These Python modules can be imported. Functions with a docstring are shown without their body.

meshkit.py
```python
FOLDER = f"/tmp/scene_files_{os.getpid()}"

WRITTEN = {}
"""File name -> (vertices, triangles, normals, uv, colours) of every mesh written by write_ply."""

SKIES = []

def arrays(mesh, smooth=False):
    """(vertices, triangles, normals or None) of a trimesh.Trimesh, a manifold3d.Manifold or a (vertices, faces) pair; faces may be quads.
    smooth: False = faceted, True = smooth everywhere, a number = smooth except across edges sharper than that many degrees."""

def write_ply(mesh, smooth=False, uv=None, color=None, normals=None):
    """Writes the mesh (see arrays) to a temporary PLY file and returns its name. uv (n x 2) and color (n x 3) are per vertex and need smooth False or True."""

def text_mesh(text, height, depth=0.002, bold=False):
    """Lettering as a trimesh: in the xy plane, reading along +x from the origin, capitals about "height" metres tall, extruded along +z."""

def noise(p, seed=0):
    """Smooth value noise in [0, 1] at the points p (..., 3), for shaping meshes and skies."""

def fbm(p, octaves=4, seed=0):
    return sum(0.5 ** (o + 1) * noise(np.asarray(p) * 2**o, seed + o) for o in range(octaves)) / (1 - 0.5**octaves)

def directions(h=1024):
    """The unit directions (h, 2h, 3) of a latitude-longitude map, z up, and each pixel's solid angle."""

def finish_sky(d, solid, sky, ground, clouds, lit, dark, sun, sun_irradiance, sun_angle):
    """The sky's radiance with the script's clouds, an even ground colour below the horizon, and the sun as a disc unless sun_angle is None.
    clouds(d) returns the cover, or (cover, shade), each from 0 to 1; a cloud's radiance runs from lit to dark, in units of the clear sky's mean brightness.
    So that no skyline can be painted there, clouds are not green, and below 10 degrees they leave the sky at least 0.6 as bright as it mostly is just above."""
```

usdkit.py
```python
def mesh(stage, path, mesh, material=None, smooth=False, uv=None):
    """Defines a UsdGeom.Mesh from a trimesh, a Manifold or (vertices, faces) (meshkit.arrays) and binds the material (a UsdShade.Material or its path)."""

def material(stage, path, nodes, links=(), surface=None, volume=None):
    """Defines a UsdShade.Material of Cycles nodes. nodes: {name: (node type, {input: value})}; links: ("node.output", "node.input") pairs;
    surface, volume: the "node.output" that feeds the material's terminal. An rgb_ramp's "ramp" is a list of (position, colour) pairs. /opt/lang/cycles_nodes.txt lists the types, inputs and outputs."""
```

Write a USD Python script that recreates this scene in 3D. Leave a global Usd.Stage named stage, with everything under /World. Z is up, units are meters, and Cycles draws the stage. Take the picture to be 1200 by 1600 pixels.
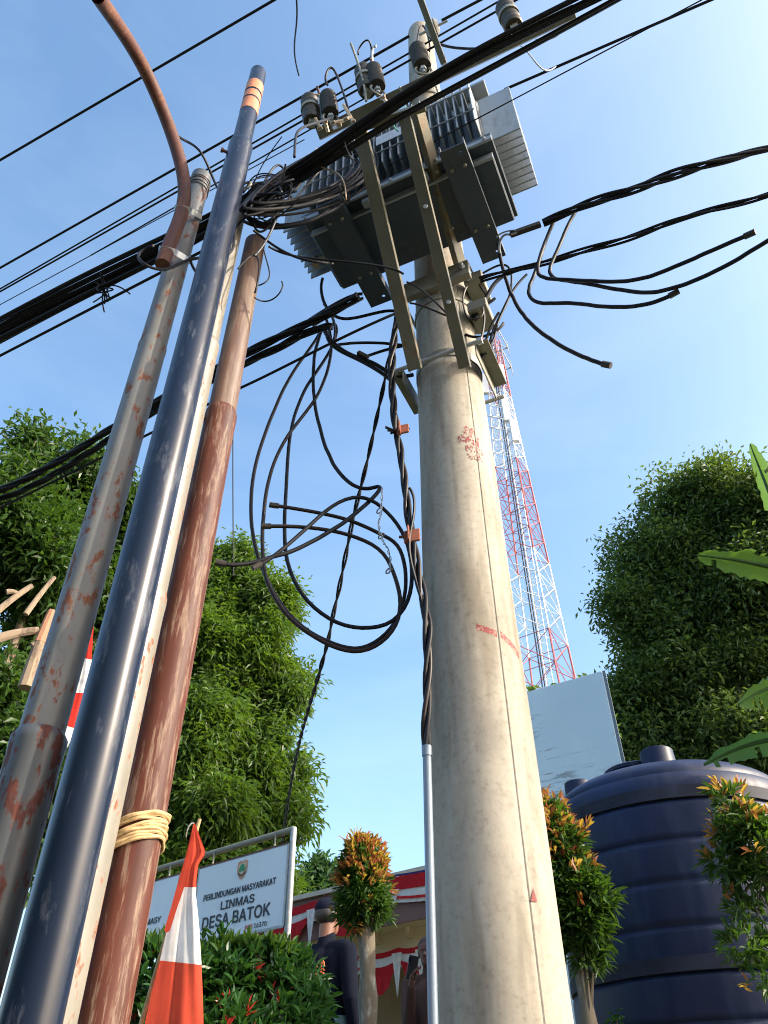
import math, random
import numpy as np, trimesh, manifold3d as m3
from scipy.interpolate import make_interp_spline
import shapely.geometry as sg
from shapely import affinity
import usdkit, meshkit
from pxr import Usd, UsdGeom, UsdLux, UsdShade, Gf, Sdf, Vt

stage = Usd.Stage.CreateInMemory()
UsdGeom.SetStageUpAxis(stage, UsdGeom.Tokens.z)
UsdGeom.SetStageMetersPerUnit(stage, 1.0)
UsdGeom.Xform.Define(stage, '/World')
UsdGeom.Scope.Define(stage, '/World/Looks')

# ------------------------------------------------------------------ camera
F = 1200.0
CAM = np.array([0, 0, 1.5])
_up = np.array([575 - 600, 650 + 800, -F], float); _up /= np.linalg.norm(_up)
_fw = np.array([0, 0, -1.0]) - _up * np.dot([0, 0, -1.0], _up); _fw /= np.linalg.norm(_fw)
R = np.array([np.cross(_fw, _up), _fw, _up])
EXPOSURE = 1.5
cam = UsdGeom.Camera.Define(stage, '/World/camera')
cam.CreateFocalLengthAttr(36.0); cam.CreateHorizontalApertureAttr(36.0); cam.CreateVerticalApertureAttr(48.0)
cam.CreateClippingRangeAttr(Gf.Vec2f(0.05, 2000)); cam.CreateExposureAttr(EXPOSURE)
M = np.eye(4); M[0, :3], M[1, :3], M[2, :3], M[3, :3] = R[:, 0], R[:, 1], R[:, 2], CAM
cam.AddTransformOp().Set(Gf.Matrix4d(M.tolist()))

# ------------------------------------------------------------------ sky and sun
SUN_AZ, SUN_EL = math.radians(-13), math.radians(32)       # azimuth from +x towards +y
S = np.array([math.cos(SUN_EL) * math.cos(SUN_AZ), math.cos(SUN_EL) * math.sin(SUN_AZ), math.sin(SUN_EL)])
usdkit.material(stage, '/World/Looks/sky_look', {
    'sky': ('sky_texture', {'sky_type': 'single_scattering', 'sun_disc': False, 'sun_elevation': SUN_EL, 'sun_rotation': math.atan2(S[0], S[1]), 'air_density': 1.0, 'aerosol_density': 3.6, 'ozone_density': 1.6}),
    'h': ('hsv', {'hue': 0.492, 'saturation': 1.12, 'value': 1.0, 'fac': 1.0}), 'tc': ('texture_coordinate', {}), 'cm': ('mapping', {'scale': (1.6, 1.6, 5.0), 'location': (0.3, 1.7, 0.4)}), 'cn': ('noise_texture', {'scale': 1.5, 'detail': 6.0, 'roughness': 0.55, 'distortion': 0.4}),
    'cr': ('map_range', {'from_min': 0.44, 'from_max': 0.80, 'to_min': 0.0, 'to_max': 0.06, 'clamp': True}), 'cx': ('mix_color', {'blend_type': 'mix', 'b': (5.6, 5.9, 6.2)}),
    'bg': ('background_shader', {'strength': 0.15})}, [('sky.color', 'h.color'), ('tc.generated', 'cm.vector'), ('cm.vector', 'cn.vector'), ('cn.fac', 'cr.value'), ('cr.result', 'cx.fac'), ('h.color', 'cx.a'), ('cx.result', 'bg.color')], surface='bg.background')
dome = UsdLux.DomeLight.Define(stage, '/World/sky')
UsdShade.MaterialBindingAPI.Apply(dome.GetPrim()).Bind(UsdShade.Material.Get(stage, '/World/Looks/sky_look'))
dome.GetPrim().SetCustomDataByKey('kind', 'structure')
sun = UsdLux.DistantLight.Define(stage, '/World/sun')
sun.CreateIntensityAttr(0.6); sun.CreateAngleAttr(0.53); sun.CreateColorAttr(Gf.Vec3f(1.0, 0.88, 0.69)); sun.CreateNormalizeAttr(True)
_x = np.cross([0, 0, 1.0], S); _x /= np.linalg.norm(_x); _y = np.cross(S, _x)
M = np.eye(4); M[0, :3], M[1, :3], M[2, :3] = _x, _y, S
sun.AddTransformOp().Set(Gf.Matrix4d(M.tolist()))

# ------------------------------------------------------------------ helpers: places
def ray(px, py): return R @ np.array([px - 600, 800 - py, -F])
def at(px, py, H):
    d = ray(px, py); return CAM + d * H / math.hypot(d[0], d[1])
def atZ(px, py, Z):
    d = ray(px, py); return CAM + d * (Z - CAM[2]) / d[2]
def nrm(v): v = np.asarray(v, float); return v / np.linalg.norm(v)
ZUP = np.array([0, 0, 1.0])
TERR = 1.2                                                  # level of the garden above the road

# ------------------------------------------------------------------ helpers: prims
used = {}
def numbered(path):
    k = used.get(path, -1) + 1; used[path] = k
    return path if k == 0 else '%s_%03d' % (path, k)
class Thing:
    def __init__(s, prim, path, base): s.prim, s.path, s.base = prim, path, np.asarray(base, float)
def tag(prim, label=None, cat=None, group=None, kind=None):
    for k, v in (('label', label), ('category', cat), ('group', group), ('kind', kind)):
        if v: prim.SetCustomDataByKey(k, v)
def thing(name, label, cat, base=(0, 0, 0), group=None, kind=None):
    p = numbered('/World/' + name)
    x = UsdGeom.Xform.Define(stage, p); x.AddTranslateOp().Set(Gf.Vec3d(*map(float, base)))
    tag(x.GetPrim(), label, cat, group, kind)
    return Thing(x.GetPrim(), p, base)
def shifted(mesh, base):
    v, f, n = meshkit.arrays(mesh, False)
    return trimesh.Trimesh(v - base, f, process=False)
def part(parent, name, mesh, mat, smooth=30, label=None, kind=None):
    p = numbered(parent.path + '/' + name)
    g = usdkit.mesh(stage, p, shifted(mesh, parent.base), mat, smooth=smooth)
    if parent.path.count('/') == 3: pass
    tag(g.GetPrim(), label, None, None, kind)
    return Thing(g.GetPrim(), p, parent.base)
def solo(name, label, cat, mesh, mat, smooth=30, group=None, kind=None):
    v, f, n = meshkit.arrays(mesh, False)
    base = np.array([v[:, 0].mean(), v[:, 1].mean(), v[:, 2].min()])
    p = numbered('/World/' + name)
    g = usdkit.mesh(stage, p, trimesh.Trimesh(v - base, f, process=False), mat, smooth=smooth)
    UsdGeom.Xformable(g).AddTranslateOp().Set(Gf.Vec3d(*map(float, base)))
    tag(g.GetPrim(), label, cat, group, kind)
    return Thing(g.GetPrim(), p, base)
def struct(name, mesh, mat, smooth=False):
    p = numbered('/World/' + name); g = usdkit.mesh(stage, p, mesh, mat, smooth=smooth); tag(g.GetPrim(), None, None, None, 'structure')
    return Thing(g.GetPrim(), p, (0, 0, 0))
cat_ = trimesh.util.concatenate

# ------------------------------------------------------------------ helpers: shapes
def box(c, ax, ay, az, sx, sy, sz, bev=0.0):
    """box with centre c, unit axes and full sizes; bev chamfers every edge"""
    c = np.asarray(c, float)
    h = np.array([sx, sy, sz]) / 2
    if bev <= 0:
        m = trimesh.creation.box((sx, sy, sz))
    else:
        pts = []
        for a in (-1, 1):
            for b in (-1, 1):
                for d in (-1, 1):
                    s = np.array([a, b, d])
                    for k in range(3):
                        q = h - bev; q[k] = h[k]; pts.append(s * q)
        m = trimesh.convex.convex_hull(np.array(pts))
    v = np.asarray(m.vertices)
    w = c + v[:, :1] * np.asarray(ax) + v[:, 1:2] * np.asarray(ay) + v[:, 2:] * np.asarray(az)
    t = trimesh.Trimesh(w, m.faces, process=False)
    if np.dot(np.cross(ax, ay), az) < 0: t.invert()
    return t
def bar(p, q, w, h, side=ZUP, bev=0.0):
    p, q = np.asarray(p, float), np.asarray(q, float); d = nrm(q - p)
    s = np.cross(d, side)
    s = nrm(s) if np.linalg.norm(s) > 1e-6 else np.array([1.0, 0, 0])
    return box((p + q) / 2, d, s, np.cross(d, s), np.linalg.norm(q - p), w, h, bev)
def spline(pts, n=None, k=3):
    p = np.asarray(pts, float)
    if len(p) < 3:
        n = n or 2; return p[0] + (p[-1] - p[0]) * np.linspace(0, 1, n)[:, None]
    t = np.r_[0, np.cumsum(np.sqrt(np.linalg.norm(np.diff(p, axis=0), axis=1)) + 1e-9)]
    n = n or 8 * len(p)
    return make_interp_spline(t, p, k=min(k, len(p) - 1))(np.linspace(0, t[-1], n))
def frames(p):
    t = np.gradient(p, axis=0); t /= np.linalg.norm(t, axis=1, keepdims=True) + 1e-12
    a = np.zeros_like(p); u = np.cross(t[0], [0, 0, 1.0])
    if np.linalg.norm(u) < 1e-3: u = np.cross(t[0], [1.0, 0, 0])
    u = nrm(u)
    for i in range(len(p)):
        u = u - t[i] * np.dot(u, t[i]); u = u / (np.linalg.norm(u) + 1e-12); a[i] = u
    return t, a, np.cross(t, a)
def tube(p, r, sides=8, caps=True):
    p = np.asarray(p, float); n = len(p); r = np.broadcast_to(r, (n,))
    t, a, b = frames(p); g = np.arange(sides) * 2 * np.pi / sides
    v = (p[:, None] + r[:, None, None] * (np.cos(g)[None, :, None] * a[:, None] + np.sin(g)[None, :, None] * b[:, None])).reshape(-1, 3)
    i, j = np.meshgrid(np.arange(n - 1), np.arange(sides), indexing='ij'); j2 = (j + 1) % sides
    q = np.stack([i * sides + j, i * sides + j2, (i + 1) * sides + j2, (i + 1) * sides + j], -1).reshape(-1, 4)
    f = np.vstack([q[:, [0, 1, 2]], q[:, [0, 2, 3]]])
    if caps:
        v = np.vstack([v, p[0], p[-1]]); k = n * sides; jj = np.arange(sides)
        f = np.vstack([f, np.stack([np.full(sides, k), (jj + 1) % sides, jj], 1), np.stack([np.full(sides, k + 1), (n - 1) * sides + jj, (n - 1) * sides + (jj + 1) % sides], 1)])
    return trimesh.Trimesh(v, f, process=False)
def lathe(p, q, prof, sides=24):
    """solid of revolution on the axis p>q; prof = (distance along the axis in metres, radius)"""
    d = nrm(np.asarray(q, float) - p)
    a = nrm(np.cross(d, [0.3, 1, 0.2])); b = np.cross(d, a); g = np.arange(sides) * 2 * np.pi / sides
    prof = [(prof[0][0], 1e-4)] + list(prof) + [(prof[-1][0], 1e-4)]
    v = np.concatenate([np.asarray(p) + d * h + r * (np.cos(g)[:, None] * a + np.sin(g)[:, None] * b) for h, r in prof])
    n = len(prof); i, j = np.meshgrid(np.arange(n - 1), np.arange(sides), indexing='ij'); j2 = (j + 1) % sides
    qd = np.stack([i * sides + j, i * sides + j2, (i + 1) * sides + j2, (i + 1) * sides + j], -1).reshape(-1, 4)
    return trimesh.Trimesh(v, np.vstack([qd[:, [0, 1, 2]], qd[:, [0, 2, 3]]]), process=False)
def ring(c, axis, r, t, sides=24, seg=6, arc=(0, 2 * math.pi), start=None):
    axis = nrm(axis); a = nrm(np.cross(axis, [0.3, 1, 0.2])) if start is None else nrm(start - axis * np.dot(start, axis)); b = np.cross(axis, a)
    g = np.linspace(arc[0], arc[1], sides)
    return tube(np.asarray(c) + r * (np.cos(g)[:, None] * a + np.sin(g)[:, None] * b), t, seg)
def strap(c, axis, r, width, thick, sides=32):
    return lathe(np.asarray(c) - nrm(axis) * width / 2, np.asarray(c) + nrm(axis), [(0, r), (0, r + thick), (width, r + thick), (width, r)], sides)
def on_axes(mesh, o, x, y, z):
    v, f, n = meshkit.arrays(mesh, False)
    return trimesh.Trimesh(np.asarray(o) + v[:, :1] * x + v[:, 1:2] * y + v[:, 2:] * z, f, process=False)
def wire_pts(pts, n=None): return spline([at(*p) if len(p) == 3 else p for p in pts], n)
def zoomed(pts, sx, ox, oy, H):
    """measured points > places at horizontal distance H (a number or a function of the fraction along)"""
    n = len(pts); return [at(ox + x / sx, oy + y / sx, H(i / (n - 1)) if callable(H) else H) for i, (x, y) in enumerate(pts)]
def strands(p, n, rb, r, pitch, phase=0.0, loose=0.0, seed=0):
    t, a, b = frames(p); s = np.r_[0, np.cumsum(np.linalg.norm(np.diff(p, axis=0), axis=1))]
    rng = np.random.default_rng(seed); out = []
    for k in range(n):
        g = phase + 2 * np.pi * k / n + 2 * np.pi * s / pitch
        rr = rb * (1 + loose * np.sin(s * rng.uniform(3, 7) + rng.uniform(0, 6)))
        out.append(tube(p + rr[:, None] * (np.cos(g)[:, None] * a + np.sin(g)[:, None] * b), r, 6))
    return out
def resample(p, step):
    s = np.r_[0, np.cumsum(np.linalg.norm(np.diff(p, axis=0), axis=1))]; q = np.arange(0, s[-1], step)
    return np.stack([np.interp(q, s, p[:, k]) for k in range(3)], 1)

# ------------------------------------------------------------------ materials
def mat(name, nodes, links, surface): return usdkit.material(stage, '/World/Looks/' + name, nodes, links, surface=surface)
def plain(name, c, rough=0.5, metal=0.0, var=0.12, scale=9.0, bump=0.0, stretch=(1, 1, 1), **kw):
    """a paint or stuff whose tone drifts with a noise"""
    c = np.array(c)
    nodes = {'g': ('texture_coordinate', {}), 'm': ('mapping', {'scale': stretch}), 'n': ('noise_texture', {'scale': scale, 'detail': 6.0, 'roughness': 0.6}),
             'r': ('rgb_ramp', {'ramp': [(0.25, c * (1 - var)), (0.75, c * (1 + var))]}), 'p': ('principled_bsdf', {'roughness': rough, 'metallic': metal, **kw})}
    links = [('g.object', 'm.vector'), ('m.vector', 'n.vector'), ('n.fac', 'r.fac'), ('r.color', 'p.base_color')]
    if bump:
        nodes['b'] = ('bump', {'strength': bump, 'distance': 0.01}); links += [('n.fac', 'b.height'), ('b.normal', 'p.normal')]
    return mat(name, nodes, links, 'p.BSDF')
def worn(name, base, rust, lo, hi, scale=6.0, stretch=(1, 1, 0.35), rough=0.4, rust_rough=0.85, fine=None, metal=0.0, var=0.15, bump=0.10, spec=0.5):
    """paint with patches of rust or bare metal showing through; lo..hi sets how much"""
    base, rust = np.array(base), np.array(rust)
    nodes = {'g': ('texture_coordinate', {}), 'm': ('mapping', {'scale': stretch}),
             'n': ('noise_texture', {'scale': scale, 'detail': 9.0, 'roughness': 0.68}), 'n2': ('noise_texture', {'scale': scale * 4.3, 'detail': 5.0, 'roughness': 0.6}), 'n3': ('noise_texture', {'scale': scale * 0.5, 'detail': 4.0}),
             'mask': ('map_range', {'from_min': lo, 'from_max': hi, 'to_min': 0.0, 'to_max': 1.0, 'clamp': True}),
             'rb': ('rgb_ramp', {'ramp': [(0.3, base * (1 - var)), (0.7, base * (1 + var))]}),
             'rr': ('rgb_ramp', {'ramp': [(0.3, rust * 0.55), (0.5, rust), (0.72, rust * 1.5)]}),
             'mx': ('mix_color', {'blend_type': 'mix'}), 'ro': ('map_range', {'from_min': 0.0, 'from_max': 1.0, 'to_min': rough, 'to_max': rust_rough}),
             'b': ('bump', {'strength': bump, 'distance': 0.003}), 'p': ('principled_bsdf', {'metallic': metal, 'specular_ior_level': spec})}
    links = [('g.object', 'm.vector'), ('m.vector', 'n.vector'), ('m.vector', 'n2.vector'), ('m.vector', 'n3.vector'), ('n.fac', 'mask.value'), ('n3.fac', 'rb.fac'), ('n2.fac', 'rr.fac'),
             ('mask.result', 'mx.fac'), ('rb.color', 'mx.a'), ('rr.color', 'mx.b'), ('mx.result', 'p.base_color'), ('mask.result', 'ro.value'), ('ro.result', 'p.roughness'), ('n2.fac', 'b.height'), ('b.normal', 'p.normal')]
    return mat(name, nodes, links, 'p.BSDF')
def leafy(name, cols, rough=0.42, trans=0.35, tcol=None):
    """leaf whose tone differs from leaf to leaf; some of the light passes through"""
    cols = [np.array(c) for c in cols]
    tc = [np.array(tcol)] * len(cols) if tcol is not None else [c * np.array([1.9, 1.7, 0.7]) for c in cols]
    xs = np.linspace(0, 1, len(cols))
    return mat(name, {'g': ('geometry', {}), 'r': ('rgb_ramp', {'ramp': list(zip(xs, cols))}), 'rt': ('rgb_ramp', {'ramp': list(zip(xs, tc))}),
                      'p': ('principled_bsdf', {'roughness': rough, 'specular_ior_level': 0.4}), 't': ('translucent_bsdf', {}), 'x': ('mix_closure', {'fac': trans})},
               [('g.random_per_island', 'r.fac'), ('g.random_per_island', 'rt.fac'), ('r.color', 'p.base_color'), ('rt.color', 't.color'), ('p.BSDF', 'x.closure1'), ('t.BSDF', 'x.closure2')], 'x.closure')

def concrete_mat():
    return mat('concrete_look', {
        'g': ('texture_coordinate', {}), 'm': ('mapping', {'scale': (1, 1, 0.3)}), 'm2': ('mapping', {'scale': (1, 1, 0.12)}),
        'n': ('noise_texture', {'scale': 5.0, 'detail': 8.0, 'roughness': 0.62}), 'n2': ('noise_texture', {'scale': 14.0, 'detail': 4.0}), 'n3': ('noise_texture', {'scale': 110.0, 'detail': 6.0, 'roughness': 0.7}), 'n4': ('noise_texture', {'scale': 3.1, 'detail': 5.0}),
        'r': ('rgb_ramp', {'ramp': [(0.25, (0.22, 0.20, 0.16)), (0.5, (0.31, 0.285, 0.235)), (0.75, (0.38, 0.355, 0.30))]}),
        'r2': ('rgb_ramp', {'ramp': [(0.34, (0.55, 0.52, 0.47)), (0.5, (1, 1, 1)), (1, (1, 1, 1))]}),
        'r4': ('rgb_ramp', {'ramp': [(0.0, (1, 1, 1)), (0.6, (1, 1, 1)), (0.68, (0.92, 0.72, 0.52)), (1, (0.85, 0.6, 0.4))]}),
        'n5': ('noise_texture', {'scale': 42.0, 'detail': 7.0, 'roughness': 0.72}), 'r5': ('rgb_ramp', {'ramp': [(0.3, (0.62, 0.60, 0.57)), (0.46, (0.96, 0.96, 0.96)), (0.7, (1.12, 1.12, 1.1))]}), 'v5': ('voronoi_texture', {'scale': 85.0}), 'r6': ('rgb_ramp', {'ramp': [(0.0, (0.45, 0.42, 0.38)), (0.10, (0.5, 0.47, 0.42)), (0.15, (1, 1, 1)), (1, (1, 1, 1))]}), 'mx5': ('mix_color', {'blend_type': 'multiply', 'fac': 0.75}), 'mx6': ('mix_color', {'blend_type': 'multiply', 'fac': 0.35}),
        'mx': ('mix_color', {'blend_type': 'multiply', 'fac': 0.7}), 'mx2': ('mix_color', {'blend_type': 'multiply', 'fac': 0.6}),
        'b': ('bump', {'strength': 0.09, 'distance': 0.003}), 'p': ('principled_bsdf', {'roughness': 0.8, 'specular_ior_level': 0.25})},
        [('g.object', 'm.vector'), ('g.object', 'm2.vector'), ('m.vector', 'n.vector'), ('m2.vector', 'n2.vector'), ('g.object', 'n3.vector'), ('m.vector', 'n4.vector'), ('n.fac', 'r.fac'), ('n2.fac', 'r2.fac'), ('n4.fac', 'r4.fac'),
         ('r.color', 'mx.a'), ('r2.color', 'mx.b'), ('mx.result', 'mx2.a'), ('r4.color', 'mx2.b'), ('mx2.result', 'mx5.a'), ('g.object', 'n5.vector'), ('n5.fac', 'r5.fac'), ('r5.color', 'mx5.b'), ('g.object', 'v5.vector'), ('v5.distance', 'r6.fac'), ('mx5.result', 'mx6.a'), ('r6.color', 'mx6.b'), ('mx6.result', 'p.base_color'), ('n3.fac', 'b.height'), ('b.normal', 'p.normal')], 'p.BSDF')
CONCRETE = concrete_mat()
NAVY = worn('navy_paint', (0.005, 0.009, 0.020), (0.075, 0.085, 0.105), 0.54, 0.76, scale=30, rough=0.27, rust_rough=0.5, stretch=(1, 1, 0.22), bump=0.02, spec=0.4)
NAVY_DIRTY = worn('scraped_navy_paint', (0.03, 0.04, 0.06), (0.22, 0.2, 0.17), 0.52, 0.6, scale=12, rough=0.5)
GREYPAINT = worn('grey_paint_rust', (0.15, 0.155, 0.15), (0.17, 0.06, 0.03), 0.545, 0.60, scale=30, rough=0.5, stretch=(1, 1, 0.42))
DARKGREY = worn('dark_grey_paint_rust', (0.075, 0.082, 0.087), (0.095, 0.027, 0.018), 0.535, 0.58, scale=18, rough=0.45, stretch=(1, 1, 0.35))
CREAM = worn('cream_paint_rust', (0.175, 0.165, 0.138), (0.18, 0.068, 0.03), 0.565, 0.625, scale=34, rough=0.45, stretch=(1, 1, 0.35))
BROWN = worn('red_brown_paint', (0.072, 0.021, 0.013), (0.165, 0.105, 0.075), 0.52, 0.60, scale=62, rough=0.55, rust_rough=0.65, stretch=(1, 1, 0.10), spec=0.3, var=0.35)
BROWN_TOP = worn('faded_brown_paint', (0.10, 0.055, 0.04), (0.17, 0.125, 0.095), 0.48, 0.60, scale=45, rough=0.5, stretch=(1, 1, 0.06))
RUSTPIPE = worn('rust_pipe', (0.095, 0.038, 0.028), (0.15, 0.07, 0.042), 0.48, 0.65, scale=16, rough=0.6, spec=0.3)
RUST = plain('rust_plate', (0.26, 0.085, 0.045), 0.8, 0, 0.3, 30)
ORANGE = plain('orange_tape', (0.46, 0.17, 0.075), 0.55, 0, 0.25, 40)
GALV = plain('galvanised_steel', (0.36, 0.38, 0.39), 0.48, 0.3, 0.22, 25)
CONDUIT = plain('conduit_steel', (0.20, 0.25, 0.31), 0.42, 0.3, 0.12, 14, stretch=(1, 1, 0.2))
BRACE = worn('olive_weathered_steel', (0.12, 0.112, 0.078), (0.16, 0.10, 0.05), 0.54, 0.66, scale=14, rough=0.42, metal=0.25, rust_rough=0.6)
CLAMP = plain('weathered_clamp_steel', (0.20, 0.195, 0.155), 0.5, 0.2, 0.2, 16)
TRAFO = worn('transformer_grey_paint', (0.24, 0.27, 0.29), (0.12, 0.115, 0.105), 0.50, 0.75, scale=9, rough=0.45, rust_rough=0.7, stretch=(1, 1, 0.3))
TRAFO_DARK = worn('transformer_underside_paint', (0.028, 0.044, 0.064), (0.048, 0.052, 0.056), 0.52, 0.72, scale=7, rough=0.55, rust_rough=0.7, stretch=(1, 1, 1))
PORC = plain('dark_glazed_porcelain', (0.045, 0.037, 0.026), 0.45, 0, 0.15, 30, specular_ior_level=0.3)
PORC2 = plain('matt_rubber_housing', (0.035, 0.031, 0.026), 0.6, 0, 0.15, 30, specular_ior_level=0.25)
BRASS = plain('brass_terminal', (0.40, 0.30, 0.20), 0.35, 0.7, 0.25, 60)
CABLE = plain('black_cable_sheath', (0.006, 0.0065, 0.009), 0.5, 0, 0.25, 40, specular_ior_level=0.25)
CABLE2 = plain('faded_cable_sheath', (0.011, 0.011, 0.014), 0.55, 0, 0.25, 40, specular_ior_level=0.25)
CABLE_B = plain('brown_sunned_cable_sheath', (0.016, 0.010, 0.008), 0.45, 0, 0.3, 40, specular_ior_level=0.3)
CABLE_G = plain('grey_cable_sheath', (0.035, 0.035, 0.04), 0.5, 0, 0.25, 40)
STEELW = plain('steel_binding_wire', (0.25, 0.26, 0.28), 0.4, 0.6, 0.2, 80)
GREENSTR = plain('green_string', (0.04, 0.22, 0.14), 0.7)
STRAW = plain('straw_rope', (0.48, 0.33, 0.16), 0.85, 0, 0.35, 60)
REDPAINT = worn('red_stencil_paint', (0.19, 0.022, 0.020), (0.30, 0.20, 0.15), 0.54, 0.60, scale=45, rough=0.7, stretch=(1, 1, 1))
SEAM = plain('dark_joint', (0.20, 0.165, 0.12), 0.9)
T_RED = plain('tower_red_paint', (0.36, 0.085, 0.085), 0.6)
T_WHITE = plain('tower_white_paint', (0.62, 0.62, 0.62), 0.5)
ANTENNA = plain('antenna_radome', (0.58, 0.58, 0.58), 0.5)
TANKBLUE = worn('blue_tank_plastic', (0.005, 0.012, 0.042), (0.018, 0.027, 0.058), 0.50, 0.72, scale=6, rough=0.46, rust_rough=0.65, stretch=(1, 1, 0.18), var=0.35, spec=0.3)
TANKGRIME = plain('grimy_tank_band', (0.014, 0.018, 0.034), 0.65, 0, 0.5, 8, specular_ior_level=0.25)
BARK = worn('grey_bark', (0.15, 0.125, 0.09), (0.30, 0.29, 0.25), 0.55, 0.66, scale=16, rough=0.9)
BARK2 = worn('pale_bark', (0.24, 0.18, 0.12), (0.12, 0.085, 0.06), 0.52, 0.62, scale=8, rough=0.9)
CUTWOOD = plain('sawn_wood', (0.30, 0.15, 0.085), 0.8)
WHITEBOARD = worn('sign_white_sheet', (0.62, 0.68, 0.73), (0.40, 0.38, 0.33), 0.68, 0.78, scale=3, rough=0.45, var=0.06)
BLACKTXT = plain('black_lettering', (0.018, 0.02, 0.028), 0.5)
REDTXT = plain('red_lettering', (0.5, 0.05, 0.05), 0.5)
EMB_OR = plain('emblem_orange', (0.50, 0.27, 0.16), 0.6, 0, 0.3, 60)
EMB_GR = plain('emblem_green', (0.03, 0.22, 0.10), 0.6)
EMB_BR = plain('emblem_brown', (0.14, 0.075, 0.05), 0.6)
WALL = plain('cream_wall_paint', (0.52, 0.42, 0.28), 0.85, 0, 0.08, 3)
FASCIA = plain('brown_fascia_paint', (0.105, 0.042, 0.034), 0.6, 0, 0.12, 4)
ROOFM = plain('pale_roof_sheet', (0.34, 0.30, 0.25), 0.7, 0, 0.15, 5)
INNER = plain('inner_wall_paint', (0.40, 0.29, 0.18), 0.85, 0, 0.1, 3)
NAVYCLOTH = plain('navy_jacket_cloth', (0.005, 0.007, 0.015), 0.9, 0, 0.25, 30, specular_ior_level=0.1)
TEALCLOTH = plain('pale_teal_belt', (0.11, 0.19, 0.21), 0.5, 0, 0.15, 20)
CAPCLOTH = plain('dark_navy_cap_cloth', (0.005, 0.007, 0.018), 0.85, specular_ior_level=0.1)
SKIN = plain('brown_skin', (0.16, 0.07, 0.042), 0.5, 0, 0.1, 20)
SKIN2 = plain('dark_brown_skin', (0.085, 0.035, 0.026), 0.5, 0, 0.1, 20)
HAIR = plain('black_hair', (0.012, 0.011, 0.011), 0.6)
BROWNCLOTH = plain('dark_brown_cloth', (0.045, 0.018, 0.014), 0.85)
ORANGETXT = plain('orange_lettering', (0.85, 0.17, 0.04), 0.6)
PHONE = plain('black_phone_glass', (0.01, 0.01, 0.012), 0.15)
GRASS = worn('rough_grass_ground', (0.05, 0.07, 0.03), (0.10, 0.085, 0.06), 0.5, 0.62, scale=1.2, rough=0.95, stretch=(1, 1, 1))
ASPHALT = plain('asphalt', (0.055, 0.053, 0.05), 0.9, 0, 0.25, 40, bump=0.3)
BOARDBLUE = mat('scratched_blue_sheet', {
    'g': ('texture_coordinate', {}), 'm': ('mapping', {'rotation': (0, 0.62, 0), 'scale': (1.2, 1.0, 9.0)}), 'n': ('noise_texture', {'scale': 2.6, 'detail': 7.0, 'roughness': 0.7}), 'n2': ('noise_texture', {'scale': 1.1, 'detail': 3.0}),
    'mask': ('map_range', {'from_min': 0.55, 'from_max': 0.60, 'clamp': True}), 'area': ('map_range', {'from_min': 0.44, 'from_max': 0.56, 'clamp': True}), 'mul': ('math', {'math_type': 'multiply'}),
    'rb': ('rgb_ramp', {'ramp': [(0.3, (0.36, 0.47, 0.53)), (0.7, (0.45, 0.56, 0.61))]}), 'mx': ('mix_color', {'b': (0.16, 0.19, 0.20)}), 'p': ('principled_bsdf', {'roughness': 0.5})},
    [('g.object', 'm.vector'), ('m.vector', 'n.vector'), ('g.object', 'n2.vector'), ('n.fac', 'mask.value'), ('n2.fac', 'area.value'), ('mask.result', 'mul.value1'), ('area.result', 'mul.value2'), ('n2.fac', 'rb.fac'), ('mul.value', 'mx.fac'), ('rb.color', 'mx.a'), ('mx.result', 'p.base_color')], 'p.BSDF')
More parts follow.
